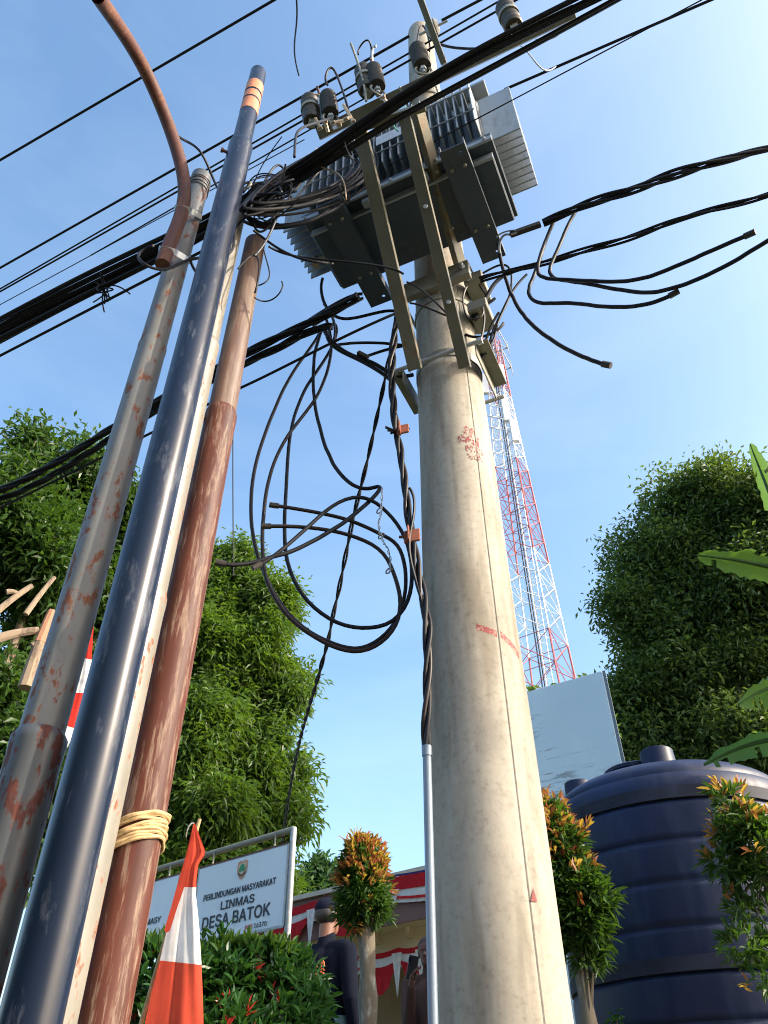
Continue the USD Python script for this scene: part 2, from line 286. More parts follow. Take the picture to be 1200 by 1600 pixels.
def cloth(name, c, tr=0.35):
    c = np.array(c)
    return mat(name, {'g': ('texture_coordinate', {}), 'n': ('noise_texture', {'scale': 14.0, 'detail': 4.0}), 'r': ('rgb_ramp', {'ramp': [(0.3, c * 0.88), (0.7, np.minimum(c * 1.1, 0.9))]}),
                      'p': ('principled_bsdf', {'roughness': 0.85, 'specular_ior_level': 0.15}), 't': ('translucent_bsdf', {}), 'x': ('mix_closure', {'fac': tr})},
               [('g.object', 'n.vector'), ('n.fac', 'r.fac'), ('r.color', 'p.base_color'), ('r.color', 't.color'), ('p.BSDF', 'x.closure1'), ('t.BSDF', 'x.closure2')], 'x.closure')
RED = cloth('red_flag_cloth', (0.60, 0.035, 0.025)); WHITE = cloth('white_flag_cloth', (0.78, 0.76, 0.74)); FLAGORANGE = cloth('faded_red_flag_cloth', (0.66, 0.085, 0.045), 0.42)
BUNT_RED = cloth('bunting_red_cloth', (0.45, 0.018, 0.028), 0.25); BUNT_WHITE = cloth('bunting_white_cloth', (0.66, 0.66, 0.68), 0.25)
BUNT_BLUE = cloth('bunting_blue_trim', (0.04, 0.04, 0.16), 0.2)
G1 = leafy('broad_tree_leaf', [(0.030, 0.070, 0.012), (0.050, 0.105, 0.016), (0.085, 0.15, 0.022), (0.17, 0.20, 0.035)], trans=0.35)
G2 = leafy('mango_tree_leaf', [(0.055, 0.11, 0.014), (0.095, 0.16, 0.018), (0.145, 0.20, 0.024), (0.20, 0.23, 0.035)], trans=0.4)
G3 = leafy('dark_tree_leaf', [(0.055, 0.10, 0.026), (0.09, 0.145, 0.032), (0.14, 0.19, 0.042), (0.21, 0.23, 0.055)], trans=0.45)
G4 = leafy('far_tree_leaf', [(0.03, 0.075, 0.03), (0.05, 0.10, 0.035)])
HEDGE = leafy('hedge_leaf', [(0.023, 0.072, 0.018), (0.039, 0.098, 0.021), (0.072, 0.143, 0.029), (0.117, 0.182, 0.039)], rough=0.3, trans=0.25)
SH_GREEN = leafy('shrub_leaf', [(0.035, 0.085, 0.014), (0.075, 0.12, 0.016), (0.14, 0.16, 0.022), (0.20, 0.18, 0.03)], rough=0.5)
SH_RED = leafy('young_red_leaf', [(0.24, 0.055, 0.022), (0.30, 0.14, 0.022), (0.27, 0.21, 0.03), (0.21, 0.22, 0.033), (0.14, 0.19, 0.03)], rough=0.35, tcol=(0.52, 0.38, 0.05))
HEDGE_RED = leafy('hedge_red_leaf', [(0.30, 0.025, 0.02), (0.36, 0.05, 0.03), (0.22, 0.03, 0.02)], rough=0.35, trans=0.2)
BANANA = leafy('banana_leaf', [(0.06, 0.13, 0.035), (0.085, 0.16, 0.05)], rough=0.4, trans=0.3)
BANANA_D = leafy('banana_leaf_dark', [(0.03, 0.09, 0.05), (0.04, 0.10, 0.06)], rough=0.35, trans=0.2)

# ================================================================== GROUND
TH = math.radians(-23.7)                                   # the street runs along U, N points away from it
U = np.array([math.cos(TH), math.sin(TH), 0]); N = np.array([-math.sin(TH), math.cos(TH), 0])
def ground_z(n):                                           # n = distance from the street line through the camera
    t = np.clip((n - 2.9) / 1.6, 0, 1); return TERR * t * t * (3 - 2 * t)
gu = np.r_[np.linspace(-600, -40, 12), np.linspace(-30, 30, 41), np.linspace(40, 600, 12)]; gn = np.r_[np.linspace(-600, -20, 10), -8, -4, 0, 0.8, np.linspace(1.2, 6, 25), 8, 12, 20, 40, 100, 300, 600]
A, B = np.meshgrid(gu, gn, indexing='ij'); P = A[..., None] * U + B[..., None] * N
P[..., 2] = ground_z(B) + 0.05 * (meshkit.noise(P * 0.8, 3) - 0.5) * (B > 1.5)
P[..., 2] -= 0.12 * (B < 1.1)
i, j = np.meshgrid(np.arange(len(gu) - 1), np.arange(len(gn) - 1), indexing='ij'); k = len(gn)
struct('ground', (P.reshape(-1, 3), np.stack([i * k + j, (i + 1) * k + j, (i + 1) * k + j + 1, i * k + j + 1], -1).reshape(-1, 4)), GRASS, smooth=True)
def slab(u0, u1, n0, n1, z): return (np.array([u0 * U + n0 * N + z * ZUP, u1 * U + n0 * N + z * ZUP, u1 * U + n1 * N + z * ZUP, u0 * U + n1 * N + z * ZUP]), np.array([[0, 1, 2], [0, 2, 3]]))
struct('road', slab(-300, 300, -6.5, 0.6, -0.06), ASPHALT)
struct('kerb', box(0.72 * N + 0 * U + 0.0 * ZUP, U, N, ZUP, 600, 0.18, 0.24, 0.015), plain('kerb_concrete', (0.36, 0.34, 0.30), 0.85))

# ================================================================== CONCRETE POLE
PH = 2.5
pax0, pax1 = at(788, 1600, PH), at(656, 52, PH)
pdir = nrm(pax1 - pax0)
def pole_axis(z): return pax0 + pdir * (z - pax0[2]) / pdir[2]
ztop = pax1[2]
def pole_r(z): return np.interp(z, [0, 1.75, 4.35, ztop], [0.200, 0.1855, 0.156, 0.103])
ph = pole_axis(3.0); tocam = nrm([-ph[0], -ph[1], 0]); right = np.array([-tocam[1], tocam[0], 0])
def pole_pt(z, ang, off=0.0):                               # ang: degrees to the right of the side that faces the road
    a = math.radians(ang); return pole_axis(z) + (pole_r(z) + off) * (math.cos(a) * tocam + math.sin(a) * right)
concrete_pole = thing('concrete_pole', 'thick tapered round concrete utility pole carrying the transformer', 'utility pole', pole_axis(0))
zs = np.r_[np.linspace(-0.2, ztop - 0.03, 70), ztop - 0.012, ztop]
angs = np.r_[np.linspace(-180, 32.2, 44, endpoint=False), 32.2, 33.0, 33.8, np.linspace(34.6, 180, 30, endpoint=False)]
vv = []
for z in zs:
    for g in angs:
        o = -0.004 if g == 33.0 else 0.0
        if z > ztop - 0.02: o -= 0.012 * (1 if z < ztop else 2.5)
        vv.append(pole_pt(z, g, o + 0.0012 * math.sin(z * 5 + g * 0.02)))
vv = np.array(vv); na = len(angs)
i, j = np.meshgrid(np.arange(len(zs) - 1), np.arange(na), indexing='ij'); j2 = (j + 1) % na
fq = np.stack([i * na + j, i * na + j2, (i + 1) * na + j2, (i + 1) * na + j], -1).reshape(-1, 4)
ff = np.vstack([fq[:, [0, 1, 2]], fq[:, [0, 2, 3]]]); kk = len(vv)
vv = np.vstack([vv, pole_axis(ztop + 0.012)]); jj = np.arange(na)
ff = np.vstack([ff, np.stack([np.full(na, kk), (len(zs) - 1) * na + jj, (len(zs) - 1) * na + (jj + 1) % na], 1)])
part(concrete_pole, 'shaft', trimesh.Trimesh(vv, ff, process=False), CONCRETE, 40)
def pole_patch(z0, z1, a0, a1, keep=1.0, seed=0, nz=8, nx=16, off=0.0012, rag=0.15, zfun=None):
    rng = np.random.default_rng(seed); v, f = [], []
    for a in range(nx):
        for b in range(nz):
            if rng.random() > keep: continue
            zz = [z0 + (z1 - z0) * (b + t) / nz for t in (0, 1)]; aa = [a0 + (a1 - a0) * (a + t) / nx for t in (0, 1)]
            if b in (0, nz - 1): zz[0 if b == 0 else 1] += rng.normal(0, rag) * (z1 - z0) / nz
            sh = zfun or (lambda q: 0)
            k = len(v); v += [pole_pt(zz[0] + sh(aa[0]), aa[0], off), pole_pt(zz[0] + sh(aa[1]), aa[1], off), pole_pt(zz[1] + sh(aa[1]), aa[1], off), pole_pt(zz[1] + sh(aa[0]), aa[0], off)]
            f += [[k, k + 1, k + 2], [k, k + 2, k + 3]]
    return trimesh.Trimesh(np.array(v), np.array(f), process=False)
def pole_z(py, px): # height on the pole seen at that point of the photograph
    return at(px, py, PH - 0.16)[2]
zb = pole_z(980, 752)
part(concrete_pole, 'red_paint_stripe', pole_patch(zb - 0.012, zb + 0.012, 7, 31, 0.97, 3, 3, 20, zfun=lambda a: -0.0008 * a), REDPAINT, False, 'red paint stripe on the pole')
part(concrete_pole, 'red_paint_stripe', pole_patch(zb - 0.034, zb - 0.008, 36, 66, 0.95, 4, 3, 20, zfun=lambda a: -0.0018 * (a - 36)), REDPAINT, False, 'red paint stripe past the joint')
zs0 = pole_z(695, 742)
for q, (dz, a0, a1, hh) in enumerate([(0.10, 14, 34, 0.045), (0.045, 6, 40, 0.05), (-0.01, 16, 44, 0.035), (-0.055, 18, 40, 0.03)]):
    part(concrete_pole, 'red_stencil_mark', pole_patch(zs0 + dz - hh / 2, zs0 + dz + hh / 2, a0, a1, 0.42, 10 + q, 5, 22, rag=0.5), REDPAINT, False)
zt = pole_z(1393, 852)
tri = []
for q in range(6): tri.append(pole_patch(zt - 0.02 + q * 0.006, zt - 0.014 + q * 0.006, 34 + q * 0.7, 41 - q * 0.55, 0.9, q, 1, 4))
part(concrete_pole, 'red_triangle_mark', cat_(tri), REDPAINT, False)
# ================================================================== STEEL POLES ON THE LEFT
def steel_pole(name, label, b, t, Hb, Ht, sections, cap=True):
    """sections: (fraction from, fraction to, radius from, radius to, material, part name); fractions run from the foot seen at the frame's edge to the top"""
    p0, p1 = at(*b, Hb), at(*t, Ht); d = nrm(p1 - p0); L = np.linalg.norm(p1 - p0)
    foot = p0 - d * (p0[2] + 0.3) / d[2]; low = -np.linalg.norm(p0 - foot)
    th = thing(name, label, 'steel pole', foot)
    for q, (a, c, r0, r1, mt, pn) in enumerate(sections):
        s0, s1 = (low if a == 0 else a * L), c * L
        prof = [(0, r0), ] + [((s1 - s0) * x, r0 + (r1 - r0) * x) for x in np.linspace(0.02, 0.98, 12)] + [(s1 - s0, r1)]
        last = q == len(sections) - 1
        if last: prof[-1:] = [(s1 - s0 - 0.012, r1), (s1 - s0 - 0.003, r1 * 0.93), (s1 - s0, r1 * 0.8)]
        else:
            nr = sections[q + 1][2]; prof[-1:] = [(s1 - s0 - 0.02, r1 * 1.03), (s1 - s0, r1 * 1.02), (s1 - s0 + 0.018, nr * 1.01)]
        part(th, pn, lathe(p0 + d * s0, p1 + d * 5, prof, 32), mt, 40)
    th.p0, th.d, th.L = p0, d, L
    return th
def frac(th, px, py, H):                                      # fraction along a pole nearest to a seen point
    return float(np.dot(at(px, py, H) - th.p0, th.d) / th.L)
HA, HB, HC, HD = 2.05, 1.72, 1.93, 2.02
pole_a = steel_pole('steel_pole', 'grey steel pole with rust patches at the left edge, holding the curved brown pipe', (-66, 1600), (315, 276), HA, HA,
    [(0, 0.172, 0.068, 0.067, DARKGREY, 'lower_tube'), (0.172, 0.62, 0.0560, 0.0520, GREYPAINT, 'middle_tube'), (0.62, 0.885, 0.0500, 0.0470, GREYPAINT, 'upper_tube'), (0.885, 1, 0.0478, 0.0475, DARKGREY, 'top_tube')])
pole_b = steel_pole('steel_pole', 'glossy navy blue painted steel pole with orange bands at its top', (46, 1600), (404, 113), HB, HB,
    [(0, 0.80, 0.0570, 0.0520, NAVY, 'lower_tube'), (0.80, 1, 0.0430, 0.0400, NAVY, 'upper_tube')])
pole_c = steel_pole('steel_pole', 'cream painted steel pole squeezed behind the navy pole', (73, 1600), (366, 340), HC, HC,
    [(0, 0.33, 0.0575, 0.0570, CREAM, 'lower_tube'), (0.33, 0.7, 0.0535, 0.0530, CREAM, 'middle_tube'), (0.7, 1, 0.0470, 0.0460, CREAM, 'upper_tube')])
pole_d = steel_pole('steel_pole', 'red brown steel pole with peeling paint and a straw rope tied round it', (158, 1600), (399, 378), HD, HD,
    [(0, 0.615, 0.0600, 0.0560, BROWN, 'lower_tube'), (0.615, 1, 0.0510, 0.0460, BROWN_TOP, 'upper_tube')])
def rp(th, f): return th.p0 + th.d * th.L * f
for y0, y1 in ((137, 150), (154.5, 163), (167, 183)):
    f0, f1 = frac(pole_b, 398, y1, HB), frac(pole_b, 402, y0, HB)
    part(pole_b, 'orange_band', lathe(rp(pole_b, f0), rp(pole_b, 2), [(0, 0.0405), (0, 0.0432), ((f1 - f0) * pole_b.L, 0.0429), ((f1 - f0) * pole_b.L, 0.0405)], 32), ORANGE, 40)
# bolts on the joints
for th, f, r in ((pole_b, 0.775, 0.058), (pole_d, 0.60, 0.059)):
    c = rp(th, f); sd = nrm(np.array([-0.9, -0.45, 0]))
    part(th, 'bolt', lathe(c + sd * (r - 0.01), c + sd, [(0, 0.007), (0.02, 0.007), (0.02, 0.012), (0.03, 0.011)], 8), RUSTPIPE, False)
# wire wound round the top of the grey pole
rng = np.random.default_rng(5)
rings = [ring(rp(pole_a, frac(pole_a, 313, y, HA)), pole_a.d + rng.normal(0, 0.08, 3), 0.050, 0.0035, 26, 5) for y in (287, 291, 296, 301)]
part(pole_a, 'wire_winding', cat_(rings), STEELW)
# curved pipe of the street lamp
pp = wire_pts([(153, -6, 1.45), (190, 48, 1.56), (228, 113, 1.68), (258, 182, 1.78), (278, 240, 1.83), (288, 290, 1.86), (283, 335, 1.87), (268, 375, 1.87), (254, 414, 1.87)], 60)
lamp_arm = thing('bent_pipe', 'curved red brown pipe strapped to the top of the grey steel pole', 'pipe', pp[-1])
part(lamp_arm, 'pipe', cat_([tube(pp, 0.0285, 20, caps=False), tube(pp, 0.0235, 20, caps=False), ]), RUSTPIPE, 60)
_t = nrm(pp[-1] - pp[-2]); part(lamp_arm, 'pipe_rim', lathe(pp[-1] - _t * 0.006, pp[-1] + _t, [(0, 0.0235), (0, 0.0292), (0.006, 0.0290), (0.006, 0.0238)], 20), RUSTPIPE)
for (x, y, x2, y2) in ((279, 322, 316, 344), (256, 389, 296, 410)):
    k = int(np.argmin([abs(q[2] - at(x, y, 1.87)[2]) for q in pp[30:]])) + 30
    t = nrm(pp[min(k + 1, 59)] - pp[k - 1]); c = pp[k]; a = rp(pole_a, frac(pole_a, x2, y2, HA)); w = nrm(a - c)
    out = nrm(np.cross(t, w)); out = out if np.dot(out, -c + CAM) > 0 else -out
    band = []
    hull = sg.MultiPoint([(0.031 * math.cos(g), 0.031 * math.sin(g)) for g in np.linspace(0, 6.28, 24)] + [(np.linalg.norm(a - c) + 0.051 * math.cos(g), 0.051 * math.sin(g)) for g in np.linspace(0, 6.28, 24)]).convex_hull
    m = trimesh.creation.extrude_polygon(hull.buffer(0.002).difference(hull), 0.024, engine='earcut')
    ax = nrm(w); axis = nrm(np.cross(ax, out)); 
    part(lamp_arm, 'strap', on_axes(m, c - axis * 0.012, ax, out, axis * (1 if np.dot(np.cross(ax, out), axis) > 0 else -1)), GALV, 30)
solo('lamp_wire', 'short black wire arching from the curved pipe over to the navy pole', 'wire', tube(wire_pts([(273, 207, 1.80), (290, 220, 1.84), (312, 236, 1.9), (326, 262, 1.95), (343, 299, 1.97)], 40), 0.006, 6), CABLE)
# straw rope on the brown pole
rope = thing('straw_rope', 'frayed straw rope wound round the red brown pole', 'rope', rp(pole_d, frac(pole_d, 215, 1305, HD)))
c0 = rp(pole_d, frac(pole_d, 218, 1308, HD))
for q in range(11):
    ax = nrm(pole_d.d + np.array([-0.32, 0.05, 0]) + rng.normal(0, 0.07, 3)); g = np.linspace(0, 6.4, 60); a = nrm(np.cross(ax, [0, 1, 0])); b = np.cross(ax, a)
    rr = 0.064 + 0.004 * rng.random() + 0.0015 * np.sin(g * 7 + q)
    pts = c0 + pole_d.d * (q - 5) * 0.0065 + rr[:, None] * (np.cos(g)[:, None] * a + np.sin(g)[:, None] * b) if np.ndim(rr) else None
    part(rope, 'strand', tube(pts, 0.0042, 6), STRAW)
for q in range(6):
    s = c0 - right * 0.06 + np.array([0, -0.02, -0.01 * q + 0.02])
    part(rope, 'loose_end', tube(spline([s, s + np.array([-0.04, -0.01, 0.01 - 0.008 * q]), s + np.array([-0.075, 0.0, -0.025 - 0.01 * q])], 10), 0.0028, 5), STRAW)

# ================================================================== TRANSFORMER
TC = np.array([0.154, 2.074, 5.12])
def W(u, n, z): return TC[:2].tolist() and np.array([TC[0] + u * U[0] + n * N[0], TC[1] + u * U[1] + n * N[1], z])
def tbox(u0, u1, n0, n1, z0, z1, bev=0.004): return box(W((u0 + u1) / 2, (n0 + n1) / 2, (z0 + z1) / 2), U, N, ZUP, u1 - u0, n1 - n0, z1 - z0, bev)
trafo = thing('transformer', 'large grey finned oil transformer mounted high on the concrete pole', 'transformer', W(0, 0, 5.05))
part(trafo, 'tank', tbox(-0.475, 0.475, -0.145, 0.145, 5.20, 5.80, 0.01), TRAFO)
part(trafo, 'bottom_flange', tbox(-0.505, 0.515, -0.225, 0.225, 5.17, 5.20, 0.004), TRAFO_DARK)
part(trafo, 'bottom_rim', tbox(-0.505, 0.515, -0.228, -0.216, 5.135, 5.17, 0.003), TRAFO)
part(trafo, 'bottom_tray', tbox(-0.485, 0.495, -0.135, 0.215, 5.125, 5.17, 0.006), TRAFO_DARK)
part(trafo, 'tray_lip', tbox(-0.485, 0.495, -0.15, -0.137, 5.115, 5.165, 0.003), TRAFO)
part(trafo, 'lid', tbox(-0.54, 0.54, -0.21, 0.21, 5.80, 5.825, 0.004), TRAFO)
zf0, zf1 = 5.26, 5.735
def fin_n(u, n0, n1):                                          # fin standing out from a long side
    return tbox(u - 0.004, u + 0.004, min(n0, n1), max(n0, n1), zf0, zf1, 0.0025)
for q in range(22):
    part(trafo, 'cooling_fin', fin_n(-0.462 + q * 0.044, -0.146, -0.285), TRAFO, False)
for q in range(22):
    part(trafo, 'cooling_fin', fin_n(-0.462 + q * 0.044, 0.146, 0.265), TRAFO, False)
for s in (-1, 1):
    for q in range(9):
        n = -0.152 + q * 0.0385; u0, u1 = (0.476, 0.65) if s > 0 else (-0.66, -0.476)
        part(trafo, 'cooling_fin', tbox(u0, u1, n - 0.004, n + 0.004, zf0, zf1, 0.0025), TRAFO, False)
for zz in (5.36, 5.60):
    part(trafo, 'fin_tie_rod', tube([W(-0.47, -0.289, zz), W(0.47, -0.289, zz)], 0.004, 6), TRAFO)
for uc in (-0.31, 0.335):
    m = m3.Manifold.cube([0.125, 0.64, 0.008], True)
    for nn in (-0.28, 0.28): m = m - m3.Manifold.cylinder(0.05, 0.009, 0.009, 20, True).translate([0.03, nn, 0])
    m = m + m3.Manifold.cube([0.008, 0.64, 0.055], True).translate([0.0585, 0, 0.0275]) + m3.Manifold.cube([0.008, 0.64, 0.055], True).translate([-0.0585, 0, 0.0275])
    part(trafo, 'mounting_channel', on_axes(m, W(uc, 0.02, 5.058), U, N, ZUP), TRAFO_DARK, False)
for q in range(9):
    b = W(-0.48 + q * 0.12, -0.2265, 5.152); part(trafo, 'bolt', lathe(b, b - N, [(0, 0.009), (0.006, 0.009), (0.012, 0.006)], 6), GALV, False)
for uc in (-0.31, 0.335):
    for nn in (-0.2, 0.14):
        for du in (-0.035, 0.03): b = W(uc + du, nn, 5.054); part(trafo, 'bolt', lathe(b, b - ZUP, [(0, 0.010), (0.007, 0.010), (0.014, 0.007)], 6), CLAMP, False)
part(trafo, 'nameplate', tbox(-0.05, 0.09, -0.2905, -0.2885, 5.44, 5.53, 0), GALV, False)
for u0, n0 in ((0.16, -0.19), (-0.15, -0.19)): part(trafo, 'lifting_lug', tbox(u0 - 0.02, u0 + 0.02, n0 - 0.02, n0 + 0.02, 5.10, 5.135), TRAFO)
part(trafo, 'drain_valve', cat_([tube([W(-0.50, 0.05, 5.22), W(-0.57, 0.05, 5.22)], 0.016, 10), tube([W(-0.57, 0.05, 5.19), W(-0.57, 0.05, 5.25)], 0.02, 10)]), BRASS)
def shed(p, d, L, r, n, r2=None, core=0.62):
    prof = []
    for q in range(n):
        z = L * q / n; h = L / n
        prof += [(z, r * core), (z + h * 0.35, r * 0.98), (z + h * 0.5, r), (z + h * 0.62, r * 0.95), (z + h * 0.95, r * core)]
    return lathe(p, np.asarray(p) + d, prof, 20)
for q, u in enumerate((-0.30, 0.0, 0.30)):
    b = W(u, 0.02, 5.825); ins = part(trafo, 'bushing', shed(b, ZUP, 0.30, 0.055, 5), PORC)
    part(ins, 'terminal', tube([b + ZUP * 0.3, b + ZUP * 0.37], 0.009, 8), BRASS)
for q, u in enumerate((-0.36, -0.2, 0.04, 0.2)):
    b = W(u, -0.14, 5.825); ins = part(trafo, 'bushing', shed(b, ZUP, 0.13, 0.035, 2), PORC)
    part(ins, 'terminal', tube([b + ZUP * 0.13, b + ZUP * 0.19], 0.011, 8), BRASS)

# ================================================================== BRACES AND CLAMPS UNDER IT
frame = thing('support_frame', 'weathered steel braces and clamps that carry the transformer on the concrete pole', 'bracket', pole_axis(3.9))
def channel(p, q, face, w=0.062, d=0.034, t=0.005):
    """U section from p to q with its flat web turned to face"""
    p, q = np.asarray(p, float), np.asarray(q, float); a = nrm(q - p); f = nrm(face - a * np.dot(face, a)); s = np.cross(a, f); L = np.linalg.norm(q - p); c = (p + q) / 2
    return cat_([box(c, a, s, f, L, w, t, 0.0015)] + [box(c + s * k * (w / 2 - t / 2) - f * (d / 2 + t / 2 - 0.001), a, s, f, L, t, d, 0.0015) for k in (-1, 1)])
br_top1, br_top2, br_top3 = atZ(560, 196, 5.14), atZ(629, 172, 5.14), atZ(655, 168, 5.16)
b1, b2, b3 = at(648, 578, PH - 0.20), at(726, 575, PH - 0.20), at(722, 412, PH - 0.15)
fc = np.array([-0.35, -0.9, -0.3])
part(frame, 'brace', channel(b1, br_top1, fc), BRACE, False); part(frame, 'brace', channel(b2, br_top2, fc, 0.054), BRACE, False); part(frame, 'brace', channel(b3, br_top3, fc + np.array([0.5, 0, 0]), 0.058), BRACE, False)
for p, q, f in ((b2, br_top2, 0.0), (b3, br_top3, 0.0)):
    for k in (0.25, 0.62): 
        c = p + (q - p) * k; part(frame, 'bolt', lathe(c + nrm(fc) * 0.0, c + nrm(fc), [(0, 0.007), (0.008, 0.011), (0.013, 0.010)], 8), GALV, False)
part(frame, 'top_beam', bar(br_top1 - U * 0.02 - ZUP * 0.02, br_top3 + U * 0.03 - ZUP * 0.02, 0.035, 0.03, ZUP, 0.003), BRACE, False)
def clamp(z, w, h, name, extra=0.11):
    c = pole_axis(z); r = float(pole_r(z))
    for s in (-1, 1):
        part(frame, name, bar(c + N * s * (r + 0.022) - U * (r + extra), c + N * s * (r + 0.022) + U * (r + extra), 0.04, h, ZUP, 0.003), CLAMP, False)
    for s in (-1, 1):
        p = c + U * s * (r + extra - 0.03)
        part(frame, 'clamp_rod', tube([p - N * (r + 0.075), p + N * (r + 0.075)], 0.008, 8), GALV)
        for e in (-1, 1): part(frame, 'nut', lathe(p + N * e * (r + 0.045), p + N * e * (r + 1), [(0, 0.014), (0.014, 0.014), (0.015, 0.012)], 6), GALV, False)
zc1 = at(690, 445, PH - 0.15)[2]; zc2 = at(700, 560, PH - 0.16)[2]
clamp(zc1, 0.05, 0.12, 'clamp_channel', 0.06)
def lerp(a, b, t): return a + (b - a) * t
# lower clamp: two slanting side plates and a long rod across the front
r2 = float(pole_r(zc2)); c2 = pole_axis(zc2)
for s, (px0, py0, px1, py1) in ((-1, (627, 566, 657, 640)), (1, (742, 535, 766, 626))):
    p0, p1 = at(px0, py0, PH - 0.05), at(px1, py1, PH - 0.05)
    side = c2 + U * s * (r2 + 0.028)
    part(frame, 'side_plate', box(side + np.array([0, 0, 0.0]), N, ZUP, U, 0.30, 0.085, 0.007, 0.002), CLAMP, False)
    part(frame, 'side_flange', box(side + U * s * 0.030 + ZUP * 0.043, N, U, ZUP, 0.30, 0.066, 0.007, 0.002), CLAMP, False)
rod0, rod1 = c2 - U * (r2 + 0.06) - N * (r2 + 0.03), c2 + U * (r2 + 0.06) - N * (r2 + 0.03)
part(frame, 'clamp_rod', tube([rod0, rod1], 0.010, 10), GALV); part(frame, 'clamp_rod', tube([rod0 + N * 2 * (r2 + 0.03), rod1 + N * 2 * (r2 + 0.03)], 0.010, 10), GALV)
for p in (rod0, rod1): part(frame, 'nut', lathe(p - U * 0.012, p + U, [(0, 0.018), (0.024, 0.018)], 6), GALV, False)
part(frame, 'clamp_band', strap(pole_axis(zc2 + 0.05), pdir, pole_r(zc2 + 0.05), 0.05, 0.006), CLAMP)
part(frame, 'clamp_band', strap(pole_axis(zc1 - 0.10), pdir, pole_r(zc1 - 0.10), 0.04, 0.006), CLAMP)
zc3 = zc1 - 0.22
for q, zz in enumerate((zc1 + 0.02, zc3)):
    c = pole_axis(zz) + U * (pole_r(zz) + 0.055) - N * 0.03
    part(frame, 'bracket_plate', box(c, U, N, ZUP, 0.10, 0.16, 0.07, 0.004), CLAMP, False)

# ================================================================== CROSSARM AND INSULATORS
ZA = 7.42
pa = pole_axis(ZA)
off = pole_r(ZA) + 0.045
arm_c = pa - N * off
crossarm = thing('crossarm', 'long olive steel crossarm bolted across the top of the concrete pole', 'crossarm', arm_c)
arm_u = lambda px, py: float(np.dot(atZ(px, py, ZA) - arm_c, U))
part(crossarm, 'beam', channel(arm_c - U * 0.82, arm_c + U * 1.15, -ZUP - N * 0.6, 0.085, 0.045, 0.006), BRACE, False)
part(crossarm, 'clamp_band', strap(pa, pdir, pole_r(ZA), 0.05, 0.006), CLAMP)
for s in (-1, 1): part(crossarm, 'bolt', tube([arm_c + U * s * 0.12 - N * 0.05, arm_c + U * s * 0.12 + N * 0.3], 0.009, 8), GALV)
sp0, sp1 = at(650, -20, PH - 0.62), at(694, 100, PH - 0.22)
spur = thing('spur_arm', 'short steel bar leaning past the pole top with a round disc insulator', 'crossarm', sp1)
part(spur, 'bar', bar(sp0, sp1, 0.045, 0.03, ZUP, 0.003), BRACE, False)
dk = at(676, 44, PH - 0.34); part(spur, 'insulator_disc', shed(dk - U * 0.05, U, 0.10, 0.06, 2), plain('grey_glazed_porcelain', (0.19, 0.18, 0.15), 0.35)); 
part(spur, 'insulator_pin', tube([dk - U * 0.11, dk + U * 0.12], 0.010, 8), GALV)
# two kinds of insulator, each built once and then referenced
protos = {}
def insulator(kind, p, up, label, spin=0.0):
    name = 'ribbed_insulator' if kind == 'ribbed' else 'surge_arrester'; cat = 'insulator' if kind == 'ribbed' else 'surge arrester'
    path = numbered('/World/' + name); x = UsdGeom.Xform.Define(stage, path)
    d = nrm(up); a = nrm(np.cross([0, 1, 0.0], d)); a = a * math.cos(spin) + np.cross(d, a) * math.sin(spin); b = np.cross(d, a)
    M = np.eye(4); M[0, :3], M[1, :3], M[2, :3], M[3, :3] = a, b, d, p
    x.AddTransformOp().Set(Gf.Matrix4d(M.tolist())); tag(x.GetPrim(), label, cat, 'insulators on the crossarm')
    if kind in protos:
        x.GetPrim().GetReferences().AddInternalReference(protos[kind]); x.GetPrim().SetInstanceable(True); tag(x.GetPrim(), label, cat, 'insulators on the crossarm'); return
    protos[kind] = path; t = Thing(x.GetPrim(), path, (0, 0, 0)); o = np.zeros(3)
    if kind == 'ribbed':
        part(t, 'body', shed(o, ZUP, 0.34, 0.070, 5, core=0.86), PORC)
        part(t, 'top_cap', lathe(o + ZUP * 0.34, o + ZUP, [(0, 0.045), (0.03, 0.045), (0.045, 0.03)], 16), GALV)
        part(t, 'fuse_tube', tube([np.array([0.075, -0.02, -0.02]), np.array([0.085, -0.02, 0.42])], 0.012, 8), GALV)
        part(t, 'contact_clip', bar((0, -0.02, 0.385), (0.10, -0.02, 0.40), 0.02, 0.012), BRASS, False)
        part(t, 'base_clamp', cat_([strap(o + ZUP * 0.17, ZUP, 0.066, 0.035, 0.008, 20), bar((0, 0, -0.05), (0, 0, 0.0), 0.05, 0.05)]), CLAMP, False)
        part(t, 'top_bolt', tube([(0.085, -0.02, 0.40), (0.06, -0.05, 0.47)], 0.010, 8), RUSTPIPE)
    else:
        part(t, 'body', shed(o, ZUP, 0.27, 0.066, 9, core=0.93), PORC2)
        part(t, 'base_bolt', cat_([tube([o - ZUP * 0.09, o], 0.014, 10), lathe(o - ZUP * 0.06, o + ZUP, [(0, 0.026), (0.03, 0.026)], 6)]), GALV, False)
        part(t, 'base_strap', tube(spline([(-0.045, 0, -0.02), (-0.05, 0, -0.09), (0, 0, -0.115), (0.05, 0, -0.09), (0.045, 0, -0.02)], 14), 0.009, 6), CLAMP)
        part(t, 'top_terminal', tube([o + ZUP * 0.27, o + ZUP * 0.33], 0.010, 8), BRASS)
def upimg(px0, py0, px1, py1, z): return atZ(px1, py1, z) - atZ(px0, py0, z)
IZ = ZA + 0.06
def leanpt(px, py, dz=0.0): return atZ(px, py, IZ + dz)
